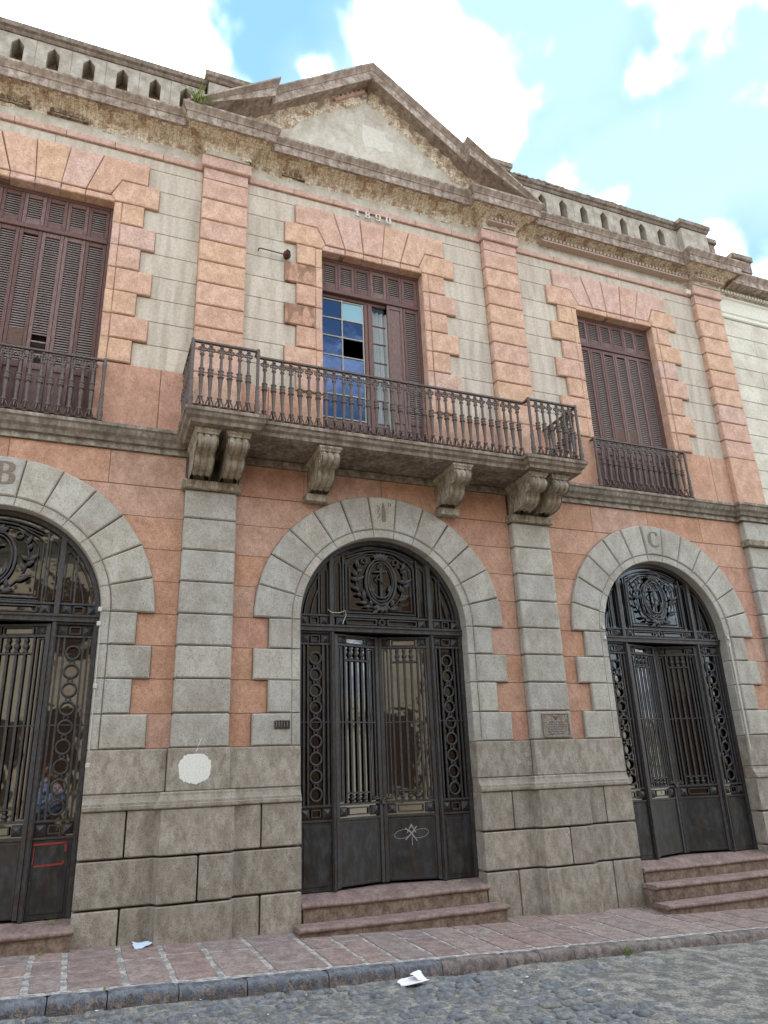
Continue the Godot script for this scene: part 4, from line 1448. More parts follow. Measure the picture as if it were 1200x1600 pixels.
func fittings() -> void:
	var ds := ["1", "8", "9", "0"]
	for i in 4:
		text("date_digit", ds[i], .125, .02, M.digit, Vector3(-.235 + i * .165, 9.215, .055), B)
	text("keystone_letter", "B", .26, .012, M.carve, Vector3(BX[0], 4.60, .046), B)
	text("keystone_letter", "C", .24, .012, M.carve, Vector3(BX[2], 4.58, .046), B)
	# worn carving on the middle keystone
	var poly := PackedVector2Array()
	for q in [[-.02, 4.46], [.03, 4.46], [.034, 4.58], [.012, 4.68], [.0, 4.72], [-.018, 4.66]]:
		poly.append(Vector2(q[0], q[1]))
	poly_part("worn_carving", poly, .03, .052, .004, M.carve, B)
	for k in 7:
		block("worn_carving", Vector3(-.075 + .008 * (k % 3), 4.50 + k * .026, .04), Vector3(-.058 + .008 * (k % 3), 4.515 + k * .026, .05), .002, M.carve, B)
	for x in [.075, .10]:
		block("worn_carving", Vector3(x, 4.67, .04), Vector3(x + .009, 4.72, .05), .002, M.carve, B)
	# weathered plaque on the pilaster and house number beside the gate
	var pl := sub("plaque", B)
	block("plate", Vector3(1.985, 1.835, .095), Vector3(2.375, 2.12, .116), .004, M.bronze, pl)
	var fr := MB.new()
	for r in [[1.985, 1.835, 2.375, 1.85], [1.985, 2.105, 2.375, 2.12], [1.985, 1.851, 2.0, 2.104], [2.36, 1.851, 2.375, 2.104]]:
		fr.bbox(Vector3(r[0], r[1], .117), Vector3(r[2], r[3], .124), .002)
	put("border", fr.mesh(), M.bronze, pl)
	for k in 6:
		var w := rng.randf_range(.10, .15)
		block("worn_line", Vector3(2.18 - w, 1.87 + k * .028, .117), Vector3(2.18 + w, 1.876 + k * .028, .119), .0005, M.bronzetext, pl)
	var cr := PackedVector2Array([Vector2(2.15, 2.085), Vector2(2.215, 2.085), Vector2(2.21, 2.055), Vector2(2.18, 2.035), Vector2(2.155, 2.055)])
	poly_part("worn_crest", cr, .116, .121, .002, M.bronzetext, pl)
	var hn := sub("house_number", B)
	block("plate", Vector3(-1.36, 1.985, .044), Vector3(-1.19, 2.07, .062), .003, M.black, hn)
	for k in 5:
		block("worn_figure", Vector3(-1.345 + k * .03, 2.0, .0625), Vector3(-1.339 + k * .03, 2.058, .065), .001, M.bronze, hn)
	# white paint daub and chalk on the stone by the gate
	var blot := PackedVector2Array()
	for i in 110:
		var a := TAU * i / 110.0
		var r := .160 + .004 * sin(a * 7.0) + .003 * sin(a * 17.0 + 1.0) + rng.randf_range(-.004, .004)
		var ca := signf(cos(a)) * pow(absf(cos(a)), .8)
		var sa := signf(sin(a)) * pow(absf(sin(a)), .8)
		blot.append(Vector2(-2.185 + ca * r, 1.61 + sa * r * .88 + (rng.randf_range(-.010, .004) if sa < -.8 else 0.0)))
	var pm := MB.new()
	pm.prism(blot, .124, .1285, .001)
	var pd := put("paint_daub", pm.mesh(), M.paint, B)
	tag(pd, "rounded daub of white paint on the grey stone")
	put("paint_daub", ribbon([Vector2(-2.18, 1.77), Vector2(-2.165, 1.80)], .008, .1275), M.paint, B)
	put("paint_daub", ribbon([Vector2(-2.165, 1.814), Vector2(-2.14, 1.87), Vector2(-2.13, 1.90)], .005, .1025), M.paint, B)
	for q in [[-2.10, 1.92], [-2.06, 1.95], [-2.04, 1.89], [-2.02, 1.86]]:
		put("paint_daub", ribbon([Vector2(q[0], q[1]), Vector2(q[0] + .025, q[1] - .012), Vector2(q[0] + .03, q[1] + .015)], .010, .1025), M.chalk, B)
	for q in [[1.72, 1.66, 1.80, 1.62], [1.74, 1.52, 1.83, 1.56], [1.60, 1.60, 1.66, 1.53]]:
		var sc := PackedVector2Array()
		for i in 12:
			var a := TAU * i / 12.0
			sc.append(Vector2((q[0] + q[2]) * .5 + cos(a) * .035 * (1 + .3 * sin(i * 2.7)), (q[1] + q[3]) * .5 + sin(a) * .03 * (1 + .4 * sin(i * 1.9))))
		var sm := MB.new()
		sm.prism(sc, .049, .053, .001)
		put("paint_daub", sm.mesh(), M.chalk, B)
	# graffiti on the iron panels
	var rx: float = BX[0] + .69
	put("graffiti", ribbon([Vector2(rx, .985), Vector2(rx + .27, .99), Vector2(rx + .275, .915)], .018, -.112), M.red, B)
	put("graffiti", ribbon([Vector2(rx + .265, .835), Vector2(rx + .26, .81), Vector2(rx + .02, .80)], .017, -.112), M.red, B)
	put("graffiti", ribbon([Vector2(rx + .005, .96), Vector2(rx, .82)], .008, -.1122), M.red, B)
	var xf := Transform3D(Basis(Vector3.UP, -.275), Vector3(.62, 0, -.134))
	for s in [-1.0, 1.0]:
		var lp := []
		for i in 30:
			var t := TAU * i / 29.0
			lp.append(Vector2(-.325 + s * (.10 + .095 * cos(t)) , .84 + .045 * sin(t) + s * .012 * cos(t)))
		put("graffiti", ribbon(lp, .004, .0055), M.chalk, B, xf.origin, xf.basis)
		put("graffiti", ribbon([Vector2(-.325 - .07, .84 - s * .06), Vector2(-.325, .845), Vector2(-.325 + .06, .84 + s * .075)], .010, .006), M.chalk, B, xf.origin, xf.basis)
		put("graffiti", ribbon([Vector2(-.325 - s * .05, .85), Vector2(-.325, .94), Vector2(-.325 + s * .01, .90)], .007, .0063), M.chalk, B, xf.origin, xf.basis)
	put("graffiti", ribbon([Vector2(-.322, .80), Vector2(-.32, .72)], .006, .006), M.chalk, B, xf.origin, xf.basis)
	var xr := Transform3D(Basis(Vector3.UP, -.275), Vector3(BX[2] + .62, 0, -.134))
	put("graffiti", ribbon([Vector2(-.42, .66), Vector2(-.24, .67)], .018, .0055), M.rust, B, xr.origin, xr.basis)
	# conduits and little white boxes on the jambs
	for q in [[BX[0] + 1.062, 3.20], [BX[0] + 1.062, 3.05], [BX[0] + 1.085, 2.42], [BX[0] + 1.085, 1.67], [BX[2] + 1.10, 3.17], [BX[2] + 1.10, 3.06], [BX[2] + 1.11, 2.38], [BX[2] - 1.11, 3.24], [BX[2] - 1.11, 3.10]]:
		block("junction_box", Vector3(q[0] - .020, q[1] - .024, .03), Vector3(q[0] + .020, q[1] + .024, .055), .006, M.plastic, B)
	var cd := MB.new()
	cd.tube([Vector3(BX[2] + 1.10, 3.05, .045), Vector3(BX[2] + 1.105, 2.4, .045), Vector3(BX[2] + 1.11, 1.62, .045)], .012, 8)
	put("conduit", cd.mesh(), M.plastic, B)
	cd = MB.new()
	cd.tube([Vector3(BX[0] + 1.08, 3.02, .042), Vector3(BX[0] + 1.085, 2.4, .042), Vector3(BX[0] + 1.085, 1.70, .042)], .006, 6)
	put("conduit", cd.mesh(), M.plastic, B)
	# rainwater outlet in the corner of the band
	block("downpipe_elbow", Vector3(5.98, 9.30, .0), Vector3(6.10, 9.40, .075), .01, M.white, B)
	# bent wire over the fanlight
	var wr := MB.new()
	wr.tube([Vector3(-.70, 3.34, -.09), Vector3(-.66, 3.30, -.06), Vector3(-.56, 3.30, -.06), Vector3(-.49, 3.33, -.06), Vector3(-.485, 3.27, -.06), Vector3(-.53, 3.17, -.06)], .004, 5)
	put("loose_wire", wr.mesh(), M.plastic, B)
	# lamp bracket on the wall beside the balcony window
	var lb := thing("wall_bracket", "thin rusty iron rod with a round knob fixed beside the balcony window", "bracket", Vector3(-1.66, 8.19, 0))
	var rod := MB.new()
	rod.tube([Vector3(0, 0, .0), Vector3(0, 0, .05), Vector3(.02, 0, .06), Vector3(.34, -.02, .07)], .008, 6)
	put("rod", rod.mesh(), M.rust, lb)
	var kn := MB.new()
	kn.lathe([Vector2(0, -.055), Vector2(.03, -.05), Vector2(.052, -.02), Vector2(.055, .01), Vector2(.04, .045), Vector2(.012, .055), Vector2(.012, .075), Vector2(0, .075)], 12)
	put("knob", kn.mesh(), M.rust, lb, Vector3(.38, -.02, .065), Basis(Vector3(1, 0, 0), .5))
	var rg := []
	for i in 12:
		rg.append(Vector3(cos(TAU * i / 12.0) * .03, sin(TAU * i / 12.0) * .03, .06))
	var rm := MB.new()
	rm.tube(rg, .008, 5, true)
	put("collar", rm.mesh(), M.rust, lb, Vector3(.38, -.02, .065))
	var bk := MB.new()
	bk.bbox(Vector3(.355, -.045, .0), Vector3(.405, .005, .03), .004)
	put("wall_plate", bk.mesh(), M.rust, lb)
func weed(called: String, label: String, at: Vector3, n: int, h: float, spread: float, sd: int, group := "") -> void:
	rng.seed = sd
	var o := thing(called, label, "weed", at, group)
	for part in 2:
		var mb := MB.new()
		for i in n:
			var a := rng.randf() * TAU
			var l := h * rng.randf_range(.45, 1.0)
			var d := Vector3(cos(a), 0, sin(a)) * spread * rng.randf_range(.2, 1.0)
			var b0 := Vector3(cos(a * 3.1), 0, sin(a * 2.3)) * spread * .35
			var w := Vector3(-sin(a), 0, cos(a)) * h * .035
			var prev := b0
			for k in 4:
				var t := (k + 1) / 4.0
				var nx := b0 + d * t * t + Vector3.UP * l * (t - .25 * t * t)
				var w0 := w * (1.0 - k / 4.0)
				var w1 := w * (1.0 - t) * .9
				mb.quad_auto(prev - w0, prev + w0, nx + w1, nx - w1 - Vector3(0, .0004, 0), Vector3.UP)
				if part == 0 and k > 0:
					var e := Vector3(cos(a + k * 2.0), .5, sin(a + k * 2.0)).normalized()
					mb.tri(nx, nx + e * h * .12 + w * .6, nx + e * h * .12 - w * .6, Vector3.UP)
				prev = nx
		put("leaves" if part == 0 else "dry_blades", mb.mesh(), M.weed if part == 0 else M.weeddry, o)
		n = n / 3
# ---------------------------------------------------------------- neighbours
func neighbour() -> void:
	var N := thing("cream_building", "cream rendered building with white mouldings next door on the right", "building", Vector3(6.745, 0, 0))
	block("wall", Vector3(0.02, -.8, -.5), Vector3(9.0, 9.8, -.05), 0, M.joint, N)
	var ys := [-.8, 1.3, 5.35, 5.72, 6.05, 6.38, 6.71, 7.04, 7.37, 7.70, 8.03, 8.36, 8.69, 9.05]
	for k in ys.size() - 1:
		var x := 0.025
		var off := 1.35 if k % 2 == 0 else .75
		while x < 8.9:
			var e := minf(x + (off if x < .1 else 1.35), 8.95)
			block("wall_block", Vector3(x, ys[k] + .004, -.06), Vector3(e - .005, ys[k + 1] - .004, -.03), .005, M.cream[k % 2] if k > 1 else M.grey[k], N)
			x = e
	var mb := MB.new()
	mb.sweep([Vector2(0.03, -.03), Vector2(8.95, -.03)], [Vector2(-.1, 9.06), Vector2(.01, 9.06), Vector2(.03, 9.08), Vector2(.03, 9.14), Vector2(.05, 9.16), Vector2(.06, 9.22), Vector2(.02, 9.225), Vector2(.02, 9.46), Vector2(.05, 9.48), Vector2(.05, 9.51), Vector2(-.1, 9.51)])
	put("frieze", mb.mesh(), M.white, N)
	mb = MB.new()
	mb.sweep([Vector2(.21, -.03), Vector2(8.95, -.03)], [Vector2(-.3, 9.86), Vector2(.36, 9.86), Vector2(.36, 9.83), Vector2(.32, 9.78), Vector2(.30, 9.75), Vector2(.30, 9.64), Vector2(.1, 9.64), Vector2(.08, 9.60), Vector2(.05, 9.515), Vector2(-.3, 9.515)])
	put("cornice", mb.mesh(), M.cornice, N)
	mb = MB.new()
	var x := .03
	while x < 6.0:
		mb.bbox(Vector3(x, 9.55, .0), Vector3(x + .045, 9.60, .085), .003)
		x += .074
	tag(put("dentils", mb.mesh(), M.white, N), "", "", "", "stuff")
	block("parapet", Vector3(.05, 9.865, -.4), Vector3(8.9, 10.36, -.14), .006, M.coping, N)
	for q in [[.10, .42, 10.92], [.84, 1.30, 10.74], [3.2, 3.65, 10.7]]:
		block("parapet_pier", Vector3(q[0], 10.365, -.42), Vector3(q[1], q[2] - .12, -.10), .008, M.coping, N)
		block("pier_coping", Vector3(q[0] - .04, q[2] - .118, -.46), Vector3(q[1] + .04, q[2], -.06), .015, M.coping, N)
func front(label: String, x0: float, x1: float, h: float, m: Material, step: float, shop: bool) -> void:
	var O := thing("street_front", label, "building", Vector3((x0 + x1) * .5, 0, 10.2), "street fronts facing the gates")
	var w := (x1 - x0) * .5 - .02
	block("wall", Vector3(-w, -3.0, .1), Vector3(w, h, 1.2), 0, m, O)
	var x := -w + .5
	while x < w - 1.9:
		block("door", Vector3(x, -2.0, .02), Vector3(x + (step * .7 if shop else 1.4), 3.2, .099), .01, M.darkwood, O)
		if h > 6.5:
			block("window", Vector3(x, 4.4, .03), Vector3(x + 1.5, 6.1, .099), .01, M.darkwood, O)
		if not shop:
			block("window", Vector3(x + step * .5, 1.0, .03), Vector3(x + step * .5 + 1.2, 3.1, .099), .01, M.darkwood, O)
		x += step
	block("cornice", Vector3(-w, h - .5, -.3), Vector3(w, h - .01, .098), .02, m, O)
func opposite() -> void:
	# the street wall behind the photographer: mirrored in the panes, it throws back light
	front("beige street front across from the leftmost gate, mirrored in its panes", -26.0, -.6, 7.6, M.beige, 5.2, false)
	front("brown shop front mirrored dark in the panes of the anchor gate", -.55, 9.5, 8.6, M.brown, 4.8, true)
	front("pale street front further down, mirrored in the rightmost gate", 9.55, 44.0, 3.9, M.white, 10.5, false)
# ---------------------------------------------------------------- pavement and street
func jag(x0: float, z0: float, x1: float, z1: float, j: float) -> PackedVector2Array:
	var p := PackedVector2Array()
	var c := [Vector2(x0, z0), Vector2(x1, z0), Vector2(x1, z1), Vector2(x0, z1)]
	for i in 4:
		var a: Vector2 = c[i]
		var b: Vector2 = c[(i + 1) % 4]
		var n := maxi(2, int(a.distance_to(b) / .11))
		for k in n:
			var q := a.lerp(b, float(k) / n)
			p.append(q + Vector2(rng.randf_range(-j, j), rng.randf_range(-j, j)))
	return p
func street() -> void:
	rng.seed = 77
	var tilt := Basis(Vector3(1, SLOPE, 0).normalized(), Vector3(-SLOPE, 1, .02).normalized(), Vector3(0, -.02, 1).normalized())
	var lay := tilt * Basis(Vector3(1, 0, 0), PI * .5)
	var pv := sub("pavement", self)
	tag(pv, "reddish stone pavement slabs in pale mortar beside the building", "", "", "structure")
	# mortar bed
	var mb := MB.new()
	var f := FastNoiseLite.new()
	f.frequency = 3.0
	var rows := []
	for i in 281:
		var r := PackedVector3Array()
		var x := -7.0 + i * .05
		for j in 38:
			var z := -.2 + j * 1.71 / 37.0
			r.append(Vector3(x, gy(x, z) - .002 + f.get_noise_2d(x * 2, z * 2) * .004, z))
		rows.append(r)
	mb.grid(rows, false, false, true)
	mb.grid([PackedVector3Array([Vector3(-40, gy(-40, -.2) - .01, -.2), Vector3(-40, gy(-40, 1.5) - .01, 1.5)]), PackedVector3Array([Vector3(-7, gy(-7, -.2) - .01, -.2), Vector3(-7, gy(-7, 1.5) - .01, 1.5)])], false, false, true)
	mb.grid([PackedVector3Array([Vector3(7, gy(7, -.2) - .01, -.2), Vector3(7, gy(7, 1.5) - .01, 1.5)]), PackedVector3Array([Vector3(40, gy(40, -.2) - .01, -.2), Vector3(40, gy(40, 1.5) - .01, 1.5)])], false, false, true)
	put("mortar_bed", mb.mesh(), M.mortar, pv)
	var xs := [-6.6, -6.1, -5.6, -5.0, -4.5, -4.0, -3.49, -3.23, -2.79, -2.44, -2.08, -1.67, -1.19, -.87, -.59, -.24, .08, .44, .76, 1.16, 1.62, 2.05, 2.50, 2.98, 3.30, 3.75, 4.25, 4.7, 5.2, 5.75, 6.3, 6.8]
	var split := {6: [.30, .62], 5: [.33, .62], 7: [], 8: [.42], 9: [.36], 10: [.38], 11: [], 12: [.25, .55], 13: [.38], 14: [], 4: [.5], 15: [.45], 16: [], 17: [.3, .6], 18: [.55], 19: [.4], 20: [.5], 21: [.28], 22: [], 23: [.35, .7], 24: [.55]}
	for k in xs.size() - 1:
		var cuts := [0.0]
		cuts.append_array(split.get(k, [rng.randf_range(.3, .6)]))
		cuts.append(1.0)
		var gap := .024 if xs[k] < -.9 else .018
		for c in cuts.size() - 1:
			var z0: float = lerpf(.07, 1.445, cuts[c]) + (gap * 1.15 if c > 0 else 0.0)
			var z1: float = lerpf(.07, 1.445, cuts[c + 1]) - (gap * 1.15 if c < cuts.size() - 2 else .02)
			var cx: float = (xs[k] + xs[k + 1]) * .5
			var cz := (z0 + z1) * .5
			var hx: float = (xs[k + 1] - xs[k]) * .5 - gap
			var hz := (z1 - z0) * .5
			var sm := MB.new()
			sm.prism(jag(-hx, -hz, hx, hz, .008 if gap > .02 else .006), -.03, .0, .004)
			# prism faces +z: lay it down so that its front looks up
			var lb := tilt * Basis(Vector3(1, 0, 0), -PI * .5)
			put("paving_slab", sm.mesh(), any(M.slab), pv, Vector3(cx, gy(cx, cz) + rng.randf_range(.003, .007), cz), lb * Basis(Vector3(1, 0, 0), rng.randf_range(-.002, .002)))
	# kerb
	var kb := sub("kerb", self)
	tag(kb, "worn stone kerb along the pavement, blue painted at one end", "", "", "structure")
	var kx := [-7.0, -6.2, -5.5, -4.9, -4.3, -3.75, -3.33, -2.93, -2.43, -1.92, -1.27, -.70, -.27, .36, .70, 1.06, 1.85, 2.75, 3.5, 4.3, 5.1, 6.0, 7.0]
	for k in kx.size() - 1:
		var l: float = kx[k + 1] - kx[k] - .008
		var c: float = (kx[k + 1] + kx[k]) * .5
		var rw := []
		var n := 14
		var pr := [Vector2(-.06, -.4), Vector2(-.06, .0), Vector2(-.03, .002), Vector2(.02, .0), Vector2(.045, -.006), Vector2(.062, -.022), Vector2(.07, -.05), Vector2(.074, -.09), Vector2(.078, -.20), Vector2(.08, -.4)]
		var km := MB.new()
		for i in n + 1:
			var x := -l * .5 + l * i / n
			var e := .010 if (i == 0 or i == n) else 0.0
			var r := PackedVector3Array()
			for q in pr:
				var d := f.get_noise_3d((c + x) * 1.6, q.y * 8.0, q.x * 8.0) * .010
				r.append(Vector3(x, q.y + (d * .5 - e if q.y > -.06 else 0.0), q.x + (d - e * .7 if q.x > 0.0 else 0.0)))
			rw.append(r)
		km.grid(rw, false, false, true)
		for e in [0, n]:
			for j in range(1, pr.size() - 1):
				km.tri(rw[e][0], rw[e][j], rw[e][j + 1], Vector3(-1 if e == 0 else 1, 0, 0))
		var kat := Vector3(c, gy(c, 1.53) + rng.randf_range(-.006, .004), 1.555)
		put("kerb_stone", km.mesh(), M.kerb, kb, kat, Basis(Vector3(0, 0, 1), atan(SLOPE)))
		if c < -.4 and c > -5.0:
			# old blue paint on the top and the arris, chipped along its lower edge
			var cr := []
			for i in n * 3 + 1:
				var x := -l * .5 + l * i / (n * 3.0)
				var r := PackedVector3Array()
				var ext := clampf(.52 + f.get_noise_2d((c + x) * 5.0, 9.0) * .75, .12, 1.0)
				var fi := float(i) / 3.0
				var i0 := mini(int(fi), n - 1)
				for q in 8:
					var t := (q / 7.0) * (3.0 + 4.0 * ext)
					var j0 := mini(1 + int(t), pr.size() - 2)
					var ft: float = minf(t - int(t), 1.0)
					var pa: Vector3 = rw[i0][j0].lerp(rw[i0 + 1][j0], fi - i0)
					var pb2: Vector3 = rw[i0][j0 + 1].lerp(rw[i0 + 1][j0 + 1], fi - i0)
					r.append(pa.lerp(pb2, ft) + Vector3(0, .0022, .0022))
				cr.append(r)
			var cmb := MB.new()
			cmb.grid(cr, false, false, true)
			put("paint_coat", cmb.mesh(), M.kerbblue, kb, kat, Basis(Vector3(0, 0, 1), atan(SLOPE)))
	# road: dirt and sand over setts
	var rd := sub("road", self)
	tag(rd, "old street of grey stone setts half covered with dirt", "", "", "structure")
	var fr := FastNoiseLite.new()
	fr.seed = 8
	fr.frequency = .9
	fr.fractal_octaves = 5
	rows = []
	for i in 301:
		var r := PackedVector3Array()
		var x := -6.0 + i * .04
		for j in 71:
			var z := 1.56 + j * .04
			r.append(Vector3(x, road_y(x, z) + fr.get_noise_2d(x, z) * .022 + fr.get_noise_2d(x * 7, z * 7) * .006 + dirt_more(x, z), z))
		rows.append(r)
	mb = MB.new()
	mb.grid(rows, false, false, true)
	put("dirt", mb.mesh(), M.dirt, rd)
	mb = MB.new()
	for q in [[-40, -6, 1.56, 10.3], [6, 45, 1.56, 10.3], [-6, 6, 4.36, 10.3]]:
		mb.grid([PackedVector3Array([Vector3(q[0], road_y(q[0], q[2]), q[2]), Vector3(q[0], road_y(q[0], q[3]), q[3])]), PackedVector3Array([Vector3(q[1], road_y(q[1], q[2]), q[2]), Vector3(q[1], road_y(q[1], q[3]), q[3])])], false, false, true)
	put("road_surface", mb.mesh(), M.ground, rd)
	var cm := []
	for v in 10:
		var p := PackedVector2Array()
		var hx := rng.randf_range(.074, .092)
		var hz := rng.randf_range(.054, .066)
		for i in 10:
			var a := TAU * i / 10.0
			var sx := signf(cos(a)) * pow(absf(cos(a)), .5) * hx
			var sz := signf(sin(a)) * pow(absf(sin(a)), .5) * hz
			p.append(Vector2(sx + rng.randf_range(-.006, .006), sz + rng.randf_range(-.006, .006)))
		var rws := []
		for lv in [[1.0, -.06], [.98, -.006], [.86, .010], [.5, .017], [.02, .019]]:
			var r := PackedVector3Array()
			for q in p:
				r.append(Vector3(q.x * lv[0], lv[1] + (rng.randf_range(-.003, .003) if lv[1] > 0 else 0.0), q.y * lv[0]))
			rws.append(r)
		var sm := MB.new()
		sm.grid(rws, false, true, true)
		cm.append(sm.mesh())
	var spots := []
	var rowi := 0
	var z := 1.69
	while z < 4.3:
		var x := -5.9 + (rowi % 2) * .08
		while x < 5.9:
			spots.append(Vector2(x + rng.randf_range(-.012, .012), z + rng.randf_range(-.012, .012)))
			x += rng.randf_range(.172, .195)
		z += .138
		rowi += 1
	# the 300 nearest to the middle of what the picture shows of the street are setts of their own
	var mid := Vector2(-.7, 2.15)
	spots.sort_custom(func(a, b): return in_view(a, mid) < in_view(b, mid))
	var rest := MB.new()
	for i in spots.size():
		var s: Vector2 = spots[i]
		var y := road_y(s.x, s.y) - .004 + rng.randf_range(-.010, .008)
		var b := Basis(Vector3(0, 0, 1), atan(SLOPE) + rng.randf_range(-.05, .05)) * Basis(Vector3.UP, rng.randf_range(-.12, .12)) * Basis(Vector3(1, 0, 0), rng.randf_range(-.05, .05))
		var cmesh: ArrayMesh = cm[rng.randi() % cm.size()]
		if i < 300:
			put("sett", cmesh, any(M.cobble), rd, Vector3(s.x, y, s.y), b)
		else:
			var a := cmesh.surface_get_arrays(0)
			var k0 := rest.v.size()
			for q in a[Mesh.ARRAY_VERTEX]:
				rest.v.append(b * q + Vector3(s.x, y, s.y))
			for q in a[Mesh.ARRAY_NORMAL]:
				rest.n.append(b * q)
			for q in a[Mesh.ARRAY_INDEX]:
				rest.ix.append(q + k0)
	tag(put("setts", rest.mesh(), M.cobble[1], rd), "", "", "", "stuff")
	# ground to the horizon
	var gr := MB.new()
	gr.quad(Vector3(-300, 8.0, -300), Vector3(300, -15.6, -300), Vector3(300, -15.6, 300), Vector3(-300, 8.0, 300), Vector3.UP)
	var go := put("ground", gr.mesh(), M.ground, self, Vector3(0, 2.6, 0))
	tag(go, "", "", "", "structure")
	# litter
	var pp := thing("crumpled_paper", "crumpled white paper bag lying in the gutter against the kerb", "litter", Vector3(-.62, road_y(-.62, 1.78) + .006, 1.78))
	put("paper", sheet(.23, .15, .045, 31), M.paper, pp, Vector3.ZERO, Basis(Vector3.UP, .25))
	put("flap", sheet(.12, .10, .03, 36), M.paper, pp, Vector3(.055, .045, -.02), Basis(Vector3.UP, .5) * Basis(Vector3(1, 0, 0), .45))
	var pb := thing("paper_scrap", "pale blue scrap of paper on the pavement at the foot of the wall", "litter", Vector3(-2.59, gy(-2.59, .22) + .008, .22))
	put("paper", sheet(.17, .10, .04, 34), M.paperblue, pb, Vector3(0, .012, 0), Basis(Vector3.UP, .3) * Basis(Vector3(1, 0, 0), .35))
	var lr := [[-3.25, 1.86, .030, 2], [-3.0, 1.68, .022, 0], [-2.28, 1.66, .014, 0], [-1.20, 1.70, .018, 1], [-1.52, 1.83, .012, 0], [-1.72, 1.90, .012, 0], [.55, 1.80, .016, 0], [.32, 1.98, .026, 0], [.18, 2.12, .030, 1], [.95, 1.72, .018, 1], [1.55, 1.68, .014, 0], [.0, 2.32, .02, 0], [.55, 2.5, .022, 0], [-1.9, 2.2, .014, 0], [-1.78, 2.33, .012, 2], [-.2, 1.86, .014, 2]]
	var where := ["near the blue kerb", "against the blue kerb", "below a kerb joint", "under the broken kerb edge", "in a gap of the setts", "on a grey sett", "on bare dirt by the kerb", "on the dirt beyond the paper bag", "on the widest dirt patch", "beside the brown kerb", "at the brown kerb foot", "out on the dusty street", "far out on the street", "between dark setts", "on the dirt between setts", "just beyond the crumpled bag"]
	for i in lr.size():
		var q: Array = lr[i]
		var o := thing("litter_scrap", ["tiny white", "small pale", "little yellowish"][q[3]] + " scrap of litter " + where[i], "litter", Vector3(q[0], road_y(q[0], q[1]) + .018, q[1]), "scraps of litter on the street")
		put("scrap", crumple(q[2], q[2] * .35, q[2] * .6, 50 + i), M.paper if q[3] == 0 else (M.tymp2 if q[3] == 1 else M.weeddry), o)
func in_view(s: Vector2, mid: Vector2) -> float:
	# how far a spot lies outside the wedge of street in the picture
	var edge := 1.57 + (s.x + 3.61) * .372
	var d := (s - mid).length() * .02
	return d + maxf(0.0, s.y - edge - .1) * 3.0 + maxf(0.0, -3.75 - s.x) * 3.0 + maxf(0.0, s.x - 3.6) * 3.0
func road_y(x: float, z: float) -> float:
	return SLOPE * x - .135 - .004 * (z - 1.55)
func dirt_more(x: float, z: float) -> float:
	# sand has drifted along the gutter and over the setts further down the street
	var g := .016 * exp(-pow((z - 1.58) / .10, 2))
	return g + .024 * smoothstep(-.2, 1.4, x) - .007
func crumple(lx: float, ly: float, lz: float, sd: int) -> ArrayMesh:
	var f := FastNoiseLite.new()
	f.seed = sd
	f.frequency = 6.0
	f.noise_type = FastNoiseLite.TYPE_CELLULAR
	f.cellular_return_type = FastNoiseLite.RETURN_DISTANCE2_SUB
	var rows := []
	for i in 12:
		var r := PackedVector3Array()
		for j in 18:
			var a := TAU * j / 18.0
			var e := PI * .5 - PI * (i + .02) / 11.05
			var ca := signf(cos(a)) * pow(absf(cos(a)), .35)
			var sa := signf(sin(a)) * pow(absf(sin(a)), .35)
			var d := Vector3(ca * cos(e), sin(e), sa * cos(e))
			var k := .8 + f.get_noise_3dv(d * .5) * .4
			r.append(Vector3(d.x * lx * k, maxf(d.y * ly * k + ly * .5, .0), d.z * lz * k))
		rows.append(r)
	var mb := MB.new()
	mb.grid(rows, false, true, true)
	return mb.mesh()
# a crumpled sheet: facets between sharp creases, its belly touching the ground
func sheet(lx: float, lz: float, h: float, sd: int) -> ArrayMesh:
	rng.seed = sd
	var cr := []
	for i in 9:
		cr.append([Vector2(rng.randf_range(-1, 1), rng.randf_range(-1, 1)).normalized(), rng.randf_range(-.7, .7), rng.randf_range(.3, 1.0)])
	var mb := MB.new()
	var n := 9
	var pt := []
	for i in n + 1:
		var r := []
		for j in n + 1:
			var u := Vector2(i * 2.0 / n - 1.0, j * 2.0 / n - 1.0)
			var y := 0.0
			for c in cr:
				y += absf(u.dot(c[0]) - c[1]) * c[2] * (1 if c[1] > 0 else -1)
			var e := u * (1.0 - .12 * absf(sin(y * 3.0)))
			r.append(Vector3(e.x * lx * .5, 0, e.y * lz * .5) + Vector3(0, clampf(h * (.5 + y * .35), .001, h * 1.6), 0))
		pt.append(r)
	for i in n:
		for j in n:
			mb.quad_auto(pt[i][j], pt[i + 1][j], pt[i + 1][j + 1], pt[i][j + 1], Vector3.UP)
	return mb.mesh()
